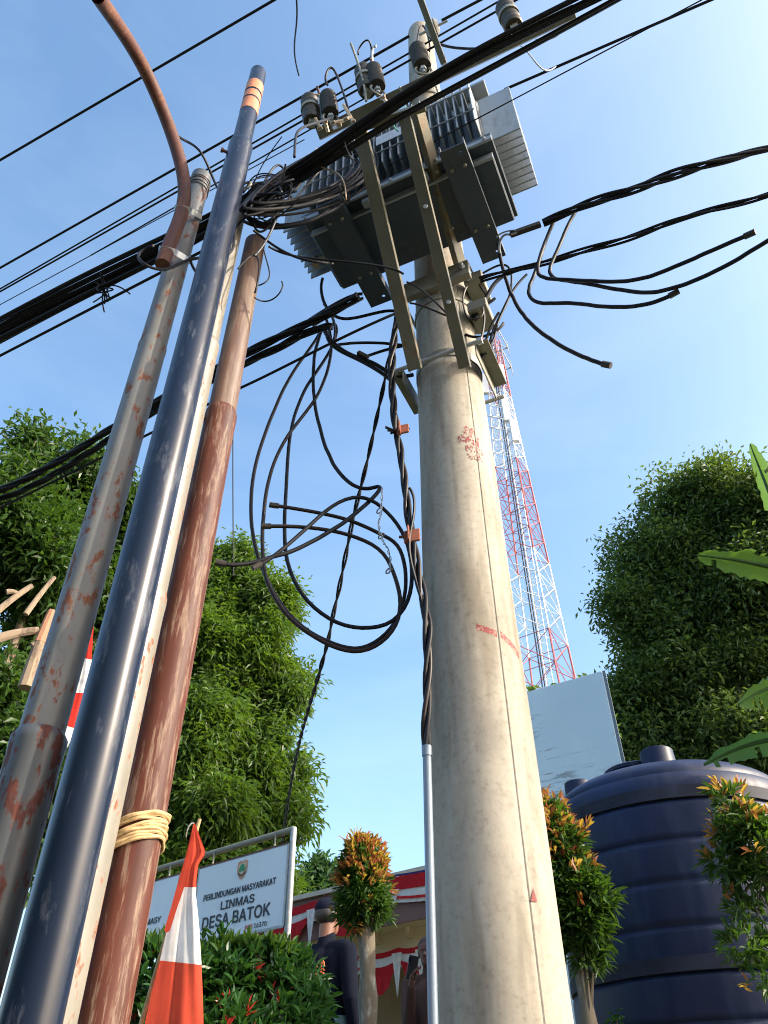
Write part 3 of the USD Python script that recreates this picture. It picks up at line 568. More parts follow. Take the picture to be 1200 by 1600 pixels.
for kind, (bx, by), lab, sp in (('ribbed', (487, 190), 'ribbed brown insulator at the left end of the crossarm', 0.3), ('arrester', (516, 178), 'smooth dark surge arrester second from the left on the crossarm', 0.2),
                           ('ribbed', (574, 143), 'ribbed insulator with a twisted bolt at the middle of the crossarm', 0.6), ('arrester', (589, 136), 'smooth dark surge arrester beside the middle ribbed insulator', 0.5),
                           ('arrester', (660, 104), 'smooth dark surge arrester in front of the pole top', 0.1), ('ribbed', (803, 42), 'ribbed insulator near the top edge at the right end of the crossarm', 1.2)):
    insulator(kind, leanpt(bx, by), ZUP * 0.95 - N * 0.10 - U * 0.06, lab, sp)
def steel(name, pts, r, m=CABLE, z=None, n=None, label=None, cat='wire', sides=6, group=None):
    return solo(name, label, cat, tube(spline(pts, n), r, sides), m, 60, group=group)
steel('jumper_wire', [atZ(463, -5, 7.2), atZ(463, 40, 7.4), atZ(460, 75, 7.7), atZ(467, 118, 7.95)], 0.006, CABLE2, label='thin wire rising out of the picture from the leftmost insulator', n=30)
steel('jumper_wire', [atZ(512, 133, 7.8), atZ(511, 112, 7.95), atZ(518, 106, 8.0), atZ(528, 122, 7.9), atZ(541, 160, 7.6), atZ(546, 182, 7.45)], 0.009, CABLE_B, label='bent wire looping over the second insulator from the left', n=40)
steel('jumper_wire', [atZ(560, 85, 8.0), atZ(566, 68, 8.1), atZ(575, 63, 8.1), atZ(580, 75, 8.1), atZ(577, 92, 8.0)], 0.007, CABLE_B, label='small wire loop on top of the middle ribbed insulator', n=30)
steel('jumper_wire', [atZ(583, 106, 7.9), atZ(584, 74, 8.1), atZ(588, 72, 8.1)], 0.010, GALV, label='short upright steel stud over the middle surge arrester', n=16)
steel('jumper_wire', [atZ(548, 68, 8.0), atZ(558, 95, 7.8), atZ(568, 130, 7.5), atZ(572, 158, 7.3)], 0.010, CLAMP, label='slanting steel rod beside the middle insulators', n=20)
steel('jumper_wire', [atZ(653, 75, 7.8), atZ(654, 50, 8.1), atZ(660, 40, 8.2), atZ(668, 55, 8.1), atZ(671, 80, 7.9)], 0.007, CABLE_B, label='thin wire loop in front of the concrete pole top', n=30)
steel('jumper_wire', [atZ(668, 52, 8.0), atZ(690, 70, 7.8), atZ(730, 76, 7.6), atZ(770, 72, 7.4), atZ(800, 55, 7.3)], 0.010, CABLE, label='sagging black lead from the pole top to the right insulators', n=40)
steel('jumper_wire', [at(814, 72, 1.75), at(835, 95, 1.8), at(848, 108, 1.85), at(868, 104, 1.9)], 0.004, GALV, label='thin crinkled wire dangling right of the crossarm', n=24)
steel('jumper_wire', [at(838, 62, 1.7), at(860, 60, 1.7), at(874, 52, 1.7), at(876, 45, 1.68)], 0.006, GALV, label='pale hooked wire end below the right insulators', n=24)
steel('jumper_wire', [atZ(460, 245, 5.4), atZ(462, 215, 5.7), atZ(472, 200, 6.0), atZ(500, 190, 6.4), atZ(520, 180, 7.0)], 0.008, CABLE, label='thick bent cable rising behind the left end of the transformer', n=40)
# clutter of terminals under the left insulators
rng = np.random.default_rng(21)
for q, (x, y) in enumerate([(508, 190), (520, 192), (500, 200), (540, 186), (552, 190), (598, 152), (530, 196)]):
    p = atZ(x, y, 6.6 + 0.1 * q % 0.5)
    solo('cable_lug', ['brass cable lug just right of the leftmost insulator', 'brass cable lug under the second insulator from the left', 'brass cable lug below the leftmost insulator', 'brass cable lug left of the middle insulators', 'brass cable lug at the crossarm left of the transformer fins', 'brass cable lug under the middle surge arrester', 'lowest brass cable lug among the left insulators'][q], 'cable lug',
         cat_([tube([p, p + rng.normal(0, 0.04, 3) + ZUP * 0.06], 0.012, 7), box(p, nrm(U), N, ZUP, 0.035, 0.02, 0.02, 0.003)]), BRASS, False)

# ================================================================== OVERHEAD WIRES
def straight(name, a, b, z, r, label, m=CABLE, sag=0.0, z2=None, ext=(0.0, 0.0)):
    p, q = atZ(*a, z), atZ(*b, z if z2 is None else z2); d = q - p; p, q = p - d * ext[0], q + d * ext[1]
    t = np.linspace(0, 1, 24)[:, None]; pts = p + (q - p) * t; pts[:, 2] -= sag * 4 * (t[:, 0] * (1 - t[:, 0]))
    return solo(name, label, 'wire', tube(pts, r, 6), m, 60)
straight('overhead_wire', (-20, 262), (430, -1), 8.6, 0.011, 'single black wire crossing the sky at the top left corner', ext=(1.5, 1.2))
straight('overhead_wire', (-20, 430), (640, 56), 8.2, 0.011, 'topmost wire running behind the insulators to the pole top', ext=(1.5, 0.0))
straight('overhead_wire', (690, 32), (760, -5), 8.2, 0.011, 'black wire leaving the round disc insulator towards the top edge', ext=(0.0, 2.0))
straight('overhead_wire', (-20, 463), (646, 79), 8.0, 0.0075, 'second wire down behind the insulators', ext=(1.5, 0.55))
straight('overhead_wire', (-20, 467), (637, 96), 7.9, 0.0085, 'third wire down behind the insulators', ext=(1.5, 0.5))
straight('overhead_wire', (400, 251), (590, 142), 7.6, 0.006, 'thin wire ending at the crossarm between the left and middle insulators', ext=(1.6, 0.0))
straight('overhead_wire', (-20, 487), (380, 270), 6.6, 0.0035, 'hair thin wire just above the thick black bundle on the left', CABLE2, ext=(1.0, 0.2))
straight('overhead_wire', (788, 140), (1120, -4), 7.0, 0.010, 'wire climbing from the transformer lid to the top right', ext=(0.0, 1.0))
straight('overhead_wire', (754, 181), (1100, -2), 5.2, 0.0032, 'thin wire passing before the light fin panel at the right', CABLE2, ext=(0.5, 1.0))
# thick bundle that crosses the picture
main = thing('cable_bundle', 'thick bundle of black cables crossing in front of the transformer fins', 'cable bundle', atZ(400, 300, 5.0))
rng = np.random.default_rng(8)
Ls = [(497, 296, 178, 79, -19), (500, 299, 181, 81, -17), (503, 303, 184, 83, -15), (508, 306, 189, 89, -6), (512, 309, 191, 91, -3), (516, 312, 193, 93, -1), (520, 315, 196, 96, 2), (524, 318, 206, 117, 14), (528, 321, 209, 119, 16), (532, 324, 212, 122, 19), (536, 328, 214, 124, 21), (514, 310, 194, 94, 0)]
for q, (a, b, c, d, e) in enumerate(Ls):
    zz = 4.98 + 0.03 * rng.random()
    pts = [atZ(-120, a + 66 + rng.normal(0, 1), zz), atZ(0, a, zz), atZ(190, a + (b - a) * 0.475 + rng.normal(0, 1.2), zz), atZ(400, b, zz), atZ(580, c, zz), atZ(740, d, zz), atZ(930, e, zz), atZ(1010, e - 45, zz)]
    pts = spline(pts, 50)
    part(main, 'cable', tube(np.vstack([pts[0] + (pts[0] - pts[1]) * 60, pts, pts[-1] + (pts[-1] - pts[-2]) * 60]), (0.0056 if q % 3 else 0.0085), 7), CABLE if q % 4 else CABLE2, 60)
part(main, 'tie_wire', ring(atZ(545, 232, 5.0), U, 0.045, 0.003, 20, 5), STEELW)
low = thing('cable_bundle', 'pair of black cables running just below the thick bundle at the left', 'cable bundle', atZ(160, 450, 4.9))
for q, (a, b, c) in enumerate(((527, 447, 385), (533, 452, 388), (530, 446, 392))):
    pts = spline([atZ(-30, a + 16, 4.9), atZ(0, a, 4.9), atZ(160, b, 4.9), atZ(270, c + 6, 4.9), atZ(340, c - 32, 4.9), atZ(420, c - 66, 4.95)], 50)
    part(low, 'cable', tube(np.vstack([pts[0] + (pts[0] - pts[1]) * 60, pts]), 0.0075, 6), CABLE, 60)
kn = []
for q in range(9):
    c = atZ(162, 449, 4.9); kn.append(tube(spline([c, c + rng.normal(0, 0.025, 3), c + rng.normal(0, 0.05, 3)], 8), 0.004, 5))
kn.append(tube(spline([atZ(162, 452, 4.9), atZ(160, 468, 4.88), atZ(163, 488, 4.84)], 8), 0.004, 5))
part(low, 'splice_knot', cat_(kn), CABLE)
straight('overhead_wire', (-10, 561), (255, 424), 4.8, 0.0075, 'lone wire lowest of the group on the left, ending behind the grey pole', ext=(1.5, 0.25))

# back bundles that end at the clamp on the concrete pole
def twisted(name, label, pts, n, rb, r, pitch, m=CABLE, ext=0.0, seed=0, mats=None, loose=0.15):
    p = resample(spline(pts, 160), 0.02)
    if ext: p = np.vstack([p[0] + (p[0] - p[1]) / np.linalg.norm(p[0] - p[1]) * np.linspace(ext, 0.05, int(ext / 0.05))[:, None], p])
    t = thing(name, label, 'cable bundle', p.mean(0))
    for q, s in enumerate(strands(p, n, rb, r, pitch, seed=seed, loose=loose)): part(t, 'cable', s, (mats or [m])[q % len(mats or [m])], 60)
    return t
back = [(-10, 775), (90, 727), (180, 672), (260, 626), (340, 582), (420, 540), (500, 502), (560, 468)]
twisted('cable_bundle', 'upper twisted black cable passing behind the four steel poles', [atZ(x, y - 6, 4.72) for x, y in back], 4, 0.013, 0.0095, 0.9, ext=5, seed=3)
twisted('cable_bundle', 'lower twisted black cable passing behind the four steel poles', [atZ(x, y + 8 + 3 * math.sin(x / 60), 4.70) for x, y in back[:-1]] + [atZ(520, 512, 4.68)], 3, 0.012, 0.0095, 0.7, ext=5, seed=4)
straight('overhead_wire', (-10, 795), (378, 605), 4.45, 0.0075, 'single wire under the twisted cables behind the steel poles', ext=(1.0, 0.0), sag=0.02)
steel('overhead_wire', [atZ(378, 605, 4.45), atZ(440, 575, 4.47), atZ(530, 530, 4.5), atZ(620, 489, 4.6)], 0.0075, label='thin cable from the red brown pole to the concrete pole clamp', n=40)
# right side
twisted('cable_bundle', 'twisted black cable ending at a tension clamp beside the transformer, going right', [atZ(1215, 230, 4.9), atZ(1100, 258, 4.86), atZ(1000, 291, 4.84), atZ(900, 327, 4.84), atZ(845, 350, 4.84)][::1], 4, 0.0125, 0.0082, 0.75, ext=3, seed=5, loose=0.5)
t = thing('tension_clamp', 'dark tension clamp joining the twisted cable to the transformer frame', 'clamp', atZ(820, 358, 4.84))
part(t, 'body', bar(atZ(797, 367, 4.84), atZ(845, 350, 4.84), 0.024, 0.03, ZUP, 0.004), PORC2, False)
part(t, 'bail', tube(spline([atZ(797, 367, 4.84), atZ(786, 369, 4.84), atZ(780, 385, 4.85), atZ(782, 395, 4.85)], 14), 0.006, 6), STEELW)
part(t, 'bail', tube(spline([atZ(806, 360, 4.84), atZ(790, 362, 4.86), atZ(776, 370, 4.9)], 14), 0.004, 6), STEELW)
for q in range(3): part(t, 'bolt', tube([atZ(800 + 3 * q, 366 - q, 4.80), atZ(800 + 3 * q, 366 - q, 4.88)], 0.005, 6), GALV)
twisted('cable_bundle', 'lower twisted black cable running right from the concrete pole clamp', [atZ(1215, 300, 4.7), atZ(1150, 318, 4.7), atZ(1080, 338, 4.7), atZ(1000, 365, 4.7), atZ(930, 387, 4.7), atZ(870, 405, 4.7), atZ(800, 422, 4.72), atZ(748, 438, 4.74)], 3, 0.0095, 0.007, 0.9, ext=3, seed=6, loose=0.6)
Z8 = lambda pts, H: zoomed(pts, 2.6667, 750, 200, H)
def loose_end(name, label, pts, r, m=CABLE, cap=True, n=90):
    p = spline(pts, n); w_ = np.arange(n) / n * 40; p = p + 0.0035 * np.stack([meshkit.noise(np.stack([w_, w_ * 0 + 3 * k + r * 900, w_ * 0], 1), 7) - 0.5 for k in range(3)], 1); t = thing(name, label, 'cable', p[-1])
    part(t, 'cable', tube(p, r, 8), m, 60)
    if cap: part(t, 'end_cap', tube(np.array([p[-1] - nrm(p[-1] - p[-2]) * 0.012, p[-1] + nrm(p[-1] - p[-2]) * 0.028]), r * 1.45, 8), PORC2, 30)
loose_end('loose_cable', 'cut cable hanging right of the transformer, topmost of the capped ends', Z8([(318, 368), (290, 430), (262, 500), (243, 570), (248, 612), (290, 628), (400, 635), (560, 640), (680, 625), (800, 582), (950, 518), (1115, 447)], 2.1), 0.0085)
loose_end('loose_cable', 'cut cable leaving the picture at the right edge below the twisted cables', Z8([(402, 345), (360, 420), (322, 510), (292, 590), (312, 625), (400, 642), (500, 660), (650, 683), (750, 680), (880, 640), (1040, 565), (1200, 470), (1300, 415)], 2.12), 0.0085)
loose_end('loose_cable', 'lowest cut cable with a capped end right of the transformer', Z8([(310, 380), (275, 470), (245, 560), (218, 630), (203, 680), (225, 720), (280, 731), (370, 729), (480, 740), (600, 745), (700, 733), (800, 695)], 2.14), 0.0085)
loose_end('loose_cable', 'bare cut cable dangling steeply down into the sky right of the pole', Z8([(75, 480), (90, 560), (130, 690), (190, 790), (280, 870), (400, 940), (520, 985)], 2.25), 0.0095)
for q, (pts, r, lab) in enumerate([([(-60, 640), (0, 612), (90, 570), (125, 590), (130, 660), (115, 720), (75, 810), (60, 870), (20, 930)], 0.006, 'thin looped wire at the right side of the pole clamp'),
    ([(195, 610), (130, 690), (90, 770), (50, 860), (30, 930), (0, 960)], 0.0065, 'thin slanting wire stub right of the pole clamp'),
    ([(135, 600), (60, 650), (25, 710), (0, 750), (-20, 800)], 0.011, 'thick bent cable stub at the right side of the pole clamp'),
    ([(62, 710), (20, 740), (-10, 760), (-40, 800)], 0.008, 'short thick cable stub pointing right beside the pole'),
    ([(78, 770), (45, 830), (20, 900), (0, 970)], 0.007, 'short wire stub pointing up before the lattice tower'),
    ([(98, 812), (60, 850), (0, 870), (-60, 860)], 0.007, 'curled wire stub lowest beside the pole clamp'),
    ([(-50, 560), (-10, 640), (15, 680), (30, 700)], 0.005, 'thin wire crossing the gap under the mounting channel')]):
    steel('wire_stub', Z8(pts, 2.38), r, CABLE, label=lab, n=40)
# wires against the pole between the clamps
Z4 = lambda pts, H: zoomed(pts, 5.332, 600, 360, H)
steel('wire_stub', Z4([(190, 430), (300, 490), (420, 590), (540, 710)], 2.2), 0.005, CABLE_B, label='thin wire slanting across the pole from the left brace', n=30)
steel('wire_stub', Z4([(215, 605), (350, 640), (470, 690), (545, 715)], 2.2), 0.005, CABLE_B, label='thin wire lower across the pole between the braces', n=30)
steel('wire_stub', Z4([(690, 470), (660, 560), (670, 660), (720, 740), (790, 730), (820, 650)], 2.28), 0.005, CABLE_B, label='thin wire looped on the pole right of the middle brace', n=40)
steel('wire_stub', Z4([(820, 640), (835, 740), (820, 860), (800, 940)], 2.3), 0.006, CABLE, label='thin wire hanging straight down right of the pole clamp', n=30)

# ================================================================== HANGING LOOPS IN THE MIDDLE
Z3 = lambda pts, H: zoomed(pts, 2.4, 300, 400, H)
hg = lambda a, b: (lambda t: a + (b - a) * t)
loose_end('hanging_cable', 'outermost hanging black cable loop left of the concrete pole, upper cut end', Z3([(482, 280), (440, 350), (370, 450), (300, 600), (240, 780), (222, 950), (240, 1100), (290, 1230), (390, 1370), (520, 1450), (620, 1472), (700, 1440), (770, 1360), (800, 1250), (795, 1150), (765, 1080), (700, 1040), (600, 995), (430, 955), (315, 937)], hg(2.62, 2.5)), 0.0082, CABLE_B)
loose_end('hanging_cable', 'hanging black cable loop with the middle cut end left of the pole', Z3([(500, 230), (522, 330), (510, 420), (460, 540), (370, 660), (300, 800), (270, 960), (265, 1120), (290, 1240), (370, 1360), (480, 1440), (600, 1482), (690, 1462), (760, 1390), (780, 1290), (760, 1200), (710, 1110), (600, 1050), (450, 1020), (285, 1014)], hg(2.58, 2.46)), 0.0082, CABLE_B)
loose_end('hanging_cable', 'hanging black cable loop that turns up and back with the lowest end', Z3([(530, 250), (540, 300), (490, 400), (430, 490), (385, 600), (365, 700), (355, 850), (348, 1000), (355, 1130), (390, 1230), (460, 1320), (560, 1380), (660, 1395), (750, 1370), (810, 1290), (825, 1180), (800, 1060), (740, 970), (680, 920), (620, 905), (540, 930), (430, 1020), (330, 1108), (250, 1160)], hg(2.6, 2.42)), 0.0082, CABLE)
loose_end('hanging_cable', 'hanging black cable bent sharply beside the service line, thick end at left', Z3([(490, 270), (462, 360), (455, 450), (462, 560), (490, 680), (530, 780), (590, 850), (650, 873), (700, 866), (706, 872), (690, 895), (620, 960), (520, 1030), (400, 1095), (300, 1130), (200, 1155), (115, 1154)], hg(2.6, 2.4)), 0.0088, CABLE)
tw = spline(Z3([(712, 868), (705, 950), (700, 1020), (712, 1060), (725, 1100), (735, 1150), (738, 1190)], 2.38), 90)
rng = np.random.default_rng(4); tw2 = tw + np.cumsum(rng.normal(0, 0.0016, tw.shape), 0) * np.sin(np.linspace(0, 3.1, 90))[:, None]
twire = thing('binding_wire', 'crinkled steel binding wire tying the hanging cable loops', 'wire', tw[0])
for q in range(2): part(twire, 'strand', tube(tw2 + np.stack([0.003 * np.sin(np.arange(90) * 0.5 + q * 3), 0 * np.arange(90), 0.002 * np.cos(np.arange(90) * 0.5 + q * 3)], 1), 0.002, 5), STEELW)
for (x, y) in ((703, 955), (710, 1050), (738, 1180)):
    part(twire, 'tie', ring(Z3([(x, y), (x, y)], 2.41)[0], np.array([0.6, 0, -0.8]), 0.014, 0.003, 14, 5), STEELW)
# between bundle and pole
for q, (pts, r, lab, H) in enumerate([([(490, 85), (488, 150), (520, 212), (570, 235), (680, 216), (770, 208)], 0.009, 'cable dropping from the left end of the transformer to the pole', 2.5),
    ([(488, 262), (530, 325), (600, 372), (680, 402), (745, 440), (830, 445)], 0.0105, 'upper thick cable from the twisted bundle to the pole clamp', 2.46),
    ([(505, 285), (540, 345), (610, 382), (690, 425), (750, 470)], 0.010, 'lower thick cable from the twisted bundle to the pole clamp', 2.46),
    ([(535, 335), (650, 325), (800, 336)], 0.008, 'level cable reaching the left brace', 2.5),
    ([(650, 378), (750, 346), (810, 335)], 0.008, 'short cable rising to the left brace', 2.5),
    ([(440, 240), (520, 190), (600, 150), (640, 142)], 0.010, 'upper cable end of the twisted bundle under the transformer', 2.62),
    ([(455, 262), (540, 210), (600, 180), (640, 158)], 0.009, 'lower cable end of the twisted bundle under the transformer', 2.62),
    ([(495, 180), (530, 240), (535, 300), (520, 350)], 0.008, 'short looped cable where the twisted bundle ends', 2.58)]):
    steel('feeder_cable', Z3(pts, H), r, CABLE, label=lab, n=60)
part(thing('cable_clamp', 'small black parallel clamp on the thick cable left of the pole', 'clamp', Z3([(640, 372)] * 2, 2.45)[0]), 'body', bar(Z3([(622, 362)] * 2, 2.45)[0], Z3([(660, 382)] * 2, 2.45)[0], 0.022, 0.022, ZUP, 0.003), PORC2, False)
vert = Z3([(775, 190), (768, 240), (755, 330), (750, 450), (757, 560), (770, 680), (790, 800), (808, 930), (830, 1080), (850, 1200), (872, 1320), (884, 1440)], hg(2.4, 2.33)) + [at(668, 1080, 2.33), at(667, 1185, 2.33)]
twisted('riser_cable', 'twisted black riser cable hanging down to the conduit at the pole', vert, 3, 0.010, 0.0085, 0.45, mats=[CABLE, CABLE2, CABLE_B], seed=9, loose=0.3)
steel('riser_cable', Z3([(815, 870), (832, 910), (830, 980), (815, 1080), (835, 1200), (872, 1330), (884, 1440)], 2.33), 0.006, CABLE, label='loose black cable bulging off the twisted riser', n=60)
sv = Z3([(768, 230), (745, 350), (720, 480), (690, 620), (650, 800), (610, 960), (575, 1130), (540, 1300), (500, 1480)], lambda t: 2.42 + 0.9 * t ** 1.5) + [at(470, 1150, 4.4), at(445, 1285, 5.9), at(436, 1345, 7.0)]
twisted('service_line', 'thin twisted service line dropping away from the pole to the tree', sv, 2, 0.006, 0.006, 0.28, seed=2, mats=[CABLE, CABLE2])
for q, (x, y, s, lab) in enumerate([(790, 650, 1.0, 'rust red bracket on the riser cable, upper one'), (825, 1050, 1.15, 'rust red bracket on the riser cable, lower one')]):
    c = Z3([(x, y)] * 2, 2.34)[0]; t = thing('cable_bracket', lab, 'bracket', c)
    part(t, 'plate', box(c, nrm(right + np.array([0, 0, 0.15])), tocam, ZUP, 0.055 * s, 0.012, 0.05 * s, 0.003), RUST, False); part(t, 'plate', box(c - right * 0.012 + tocam * 0.01, tocam, right, ZUP, 0.04, 0.008, 0.06 * s, 0.002), RUST, False)
    part(t, 'bolt', tube([c - right * 0.05, c + right * 0.03], 0.006, 7), RUSTPIPE)
    if q == 0:
        for s2 in range(3): part(t, 'tape_end', box(c - right * (0.035 + 0.01 * s2) + ZUP * 0.01 * (s2 - 1), nrm(np.array([1, 0.2, 0.6 - 0.5 * s2])), nrm(np.array([0, 1, 0.2])), nrm(np.cross([1, 0.2, 0.6 - 0.5 * s2], [0, 1, 0.2])), 0.045, 0.018, 0.003), CABLE, False)
# a thin drop wire seen between the poles and the middle tree
steel('drop_wire', [at(364, 640, 3.2), at(364, 760, 3.2), at(365, 900, 3.2)], 0.0035, CABLE, label='hair thin wire hanging straight down right of the red brown pole', n=12)

# ================================================================== COIL AND TANGLE BY THE STEEL POLES
coil = thing('cable_coil', 'hanging coil of spare black cable tied under the thick bundle', 'cable coil', at(490, 290, 1.85))
rng = np.random.default_rng(12)
for q in range(20):
    cx, cy = 482 + rng.normal(0, 5), 284 + rng.normal(0, 3); a, b = 100 + rng.normal(0, 9), 34 + rng.normal(0, 9); th = math.radians(-24 + rng.normal(0, 2.5)); ph0 = rng.uniform(0, 6.28)
    g = np.linspace(0, 2 * np.pi, 60) + ph0; H = 1.80 + rng.normal(0, 0.018)
    ex, ey = a * np.cos(g), b * np.sin(g) * (0.30 + 0.70 * (0.5 + 0.5 * np.cos(g)) ** 0.6)
    ex = np.where(ex < 0, ex * 1.0, ex)
    pts = np.array([at(cx + x * math.cos(th) - y * math.sin(th), cy + x * math.sin(th) + y * math.cos(th), H + 0.006 * math.sin(t * 2)) for x, y, t in zip(ex, ey, g)])
    part(coil, 'cable_turn', tube(pts, 0.0056 if q % 3 else 0.0072, 6), CABLE if q % 7 else CABLE_G, 60)
part(coil, 'tie_wire', tube(spline([at(495, 232, 1.74), at(505, 262, 1.73), at(528, 272, 1.73), at(540, 300, 1.73), at(541, 312, 1.75)], 30), 0.004, 5), BRASS)
part(coil, 'tie_wire', cat_([ring(at(537, 303, 1.78), U, 0.045, 0.004, 20, 5)]), CABLE_B)
tangle_pts = [([(378, 330), (430, 352), (500, 338), (545, 310)], 0.009, CABLE, 'lowest thick cable drooping from the pole tangle to the coil'),
    ([(380, 345), (420, 356), (470, 350), (520, 322)], 0.008, CABLE, 'cable drooping just above the lowest one in the tangle'),
    ([(392, 300), (420, 315), (450, 305), (470, 280)], 0.006, CABLE, 'short cable in the tangle right of the navy pole'),
    ([(384, 312), (410, 290), (436, 258), (446, 270), (442, 300), (432, 340), (418, 372), (398, 400)], 0.0055, CABLE_G, 'grey cable arching over the tangle right of the navy pole'),
    ([(380, 330), (400, 350), (420, 345), (440, 318)], 0.006, CABLE, 'black cable end curling beside the brown pole top'),
    ([(395, 345), (408, 362), (430, 340), (442, 300)], 0.005, CABLE, 'thin cable crossing the arching grey cable'),
    ([(380, 300), (410, 286), (450, 284), (500, 262)], 0.008, CABLE, 'cable leaving the tangle along the thick bundle'),
    ([(383, 318), (420, 326), (450, 322), (500, 300)], 0.008, CABLE2, 'faded cable along the middle of the tangle'),
    ([(420, 385), (460, 400), (530, 408), (600, 417), (630, 428)], 0.0055, CABLE, 'long thin cable running under the transformer to the left brace'),
    ([(396, 360), (430, 385), (470, 404), (520, 412)], 0.006, CABLE, 'thin cable sagging from the brown pole top'),
    ([(455, 318), (475, 295), (495, 272), (510, 255)], 0.0045, CABLE_G, 'pale straight cable offcut across the coil'),
    ([(386, 338), (366, 372), (352, 398), (300, 405), (262, 420), (232, 416), (217, 404), (222, 392), (240, 384)], 0.006, CABLE2, 'cable wrapped in a loop round the grey pole'),
    ([(372, 420), (400, 400), (404, 430), (398, 458)], 0.004, CABLE, 'thin wire tied round the red brown pole'),
    ([(398, 465), (420, 470), (435, 460), (440, 440)], 0.003, CABLE2, 'thin wire end sticking out right of the red brown pole'),
    ([(412, 390), (420, 420), (416, 440), (404, 446)], 0.003, CABLE2, 'hair thin wire loop beside the top of the red brown pole'),
    ([(296, 402), (302, 418), (312, 428)], 0.006, CABLE, 'short dark stub below the lower strap on the grey pole')]
for pts, r, m, lab in tangle_pts:
    H = 1.84 if pts[0][0] < 460 else 1.8
    steel('tangled_cable', [at(x, y, H + 0.02 * math.sin(i * 2.1)) for i, (x, y) in enumerate(pts)], r, m, label=lab, n=50)
tang = thing('wire_tangle', 'dense knot of thin black wires where the bundle meets the navy pole', 'wires', at(400, 305, 1.9))
rng = np.random.default_rng(31)
for q in range(26):
    p = [at(378 + rng.uniform(0, 22), 292 + rng.uniform(0, 55), 1.88 + rng.normal(0, 0.03))]
    for s in range(3): p.append(p[-1] + U * rng.uniform(0.02, 0.10) + ZUP * rng.normal(0.0, 0.045) + N * rng.normal(0, 0.03))
    part(tang, 'wire', tube(spline(p, 24), rng.choice([0.0025, 0.0035, 0.005]), 5), CABLE if q % 4 else CABLE_G, 60)
sc = at(372, 305, HB + 0.05); part(tang, 'hanger_hook', ring(at(383, 291, 1.85), N, 0.03, 0.006, 18, 6), CLAMP)
g = spline([at(622, 152, 1.66), at(618, 165, 1.64), at(624, 178, 1.64), at(618, 188, 1.64), at(622, 205, 1.64)], 30)
solo('green_string', 'bit of green string tied to the thick cable bundle', 'string', cat_([tube(g, 0.004, 5), tube(spline([at(618, 165, 1.64), at(628, 160, 1.64), at(632, 172, 1.64), at(624, 180, 1.64)], 16), 0.0035, 5)]), GREENSTR, 60)

# conduit at the pole
cp = [at(667, 1172, 2.32), at(672, 1385, 2.32), at(677, 1610, 2.32)]
cd = nrm(cp[2] - cp[0]); foot = cp[2] - ZUP * (cp[2][2] + 0.1)
conduit = thing('conduit_pipe', 'thin bluish galvanised conduit pipe running up the left side of the concrete pole', 'pipe', foot)
part(conduit, 'pipe', tube(np.vstack([cp[0], cp[1], cp[2], foot]), 0.0135, 18), CONDUIT, 50)
part(conduit, 'end_fitting', tube([cp[0] - ZUP * 0.02, cp[0] + ZUP * 0.012], 0.016, 18), CONDUIT, 40)


# ================================================================== LATTICE TOWER
TB = at(850, 1060, 42.0); top_c = at(767, 530, 42.0)
tower = thing('lattice_tower', 'tall red and white lattice telecom tower behind the concrete pole', 'tower', (TB[0], TB[1], TERR))
ZT = top_c[2]
def tw_c(z): return np.array([*(TB[:2] + (top_c - TB)[:2] * (z - TB[2]) / (ZT - TB[2])), z])
def tw_r(z): return np.interp(z, [TERR, TB[2], ZT * 0.86, ZT], [3.3, 1.95, 0.92, 0.75])
yaw0 = math.atan2(TB[0], TB[1])
def corner(k, z): a = math.radians(23 + 90 * k) - yaw0; return tw_c(z) + tw_r(z) * np.array([math.cos(a), math.sin(a), 0])
levels = [TERR]
while levels[-1] < ZT - 1: levels.append(levels[-1] + max(1.25, tw_r(levels[-1]) * 1.15))
levels[-1] = ZT
yband = lambda z: T_RED if int((ZT - z) / (ZT / 7.2)) % 2 == 0 else T_WHITE
for q in range(len(levels) - 1):
    z0, z1 = levels[q], levels[q + 1]; m = yband((z0 + z1) / 2)
    if z1 < 13: continue
    for k in range(4):
        a, b, c, d = corner(k, z0), corner(k, z1), corner((k + 1) % 4, z0), corner((k + 1) % 4, z1)
        part(tower, 'leg', tube([a, b], 0.062, 6, False), m, False); part(tower, 'cross_bar', tube([b, d], 0.026, 4, False), m, False)
        part(tower, 'brace', tube([a, d], 0.028, 4, False), m, False); part(tower, 'brace', tube([c, b], 0.028, 4, False), m, False)
part(tower, 'leg', cat_([tube([corner(k, TERR), corner(k, 13.5)], 0.08, 6) for k in range(4)]), T_RED, False)
lad = [tw_c(z) + 0.35 * np.array([math.cos(0.4), math.sin(0.4), 0]) for z in np.linspace(13, ZT, 40)]
for s in (-0.2, 0.2): part(tower, 'ladder_rail', tube(np.array(lad) + np.array([s, 0, 0]), 0.03, 4), T_WHITE, False)
part(tower, 'ladder_rungs', cat_([bar(tw_c(z) + 0.35 * np.array([math.cos(0.4), math.sin(0.4), 0]) - np.array([0.2, 0, 0]), tw_c(z) + 0.35 * np.array([math.cos(0.4), math.sin(0.4), 0]) + np.array([0.2, 0, 0]), 0.03, 0.03) for z in np.arange(13, ZT, 0.6)]), T_WHITE, False)
part(tower, 'feeder_cables', cat_([tube([tw_c(z0) + np.array([x, 0.3, 0]), tw_c(z1) + np.array([x, 0.3, 0])], 0.045, 5) for x in (-0.1, 0.05, 0.2) for z0, z1 in ((13, ZT),)]), CABLE_G, False)
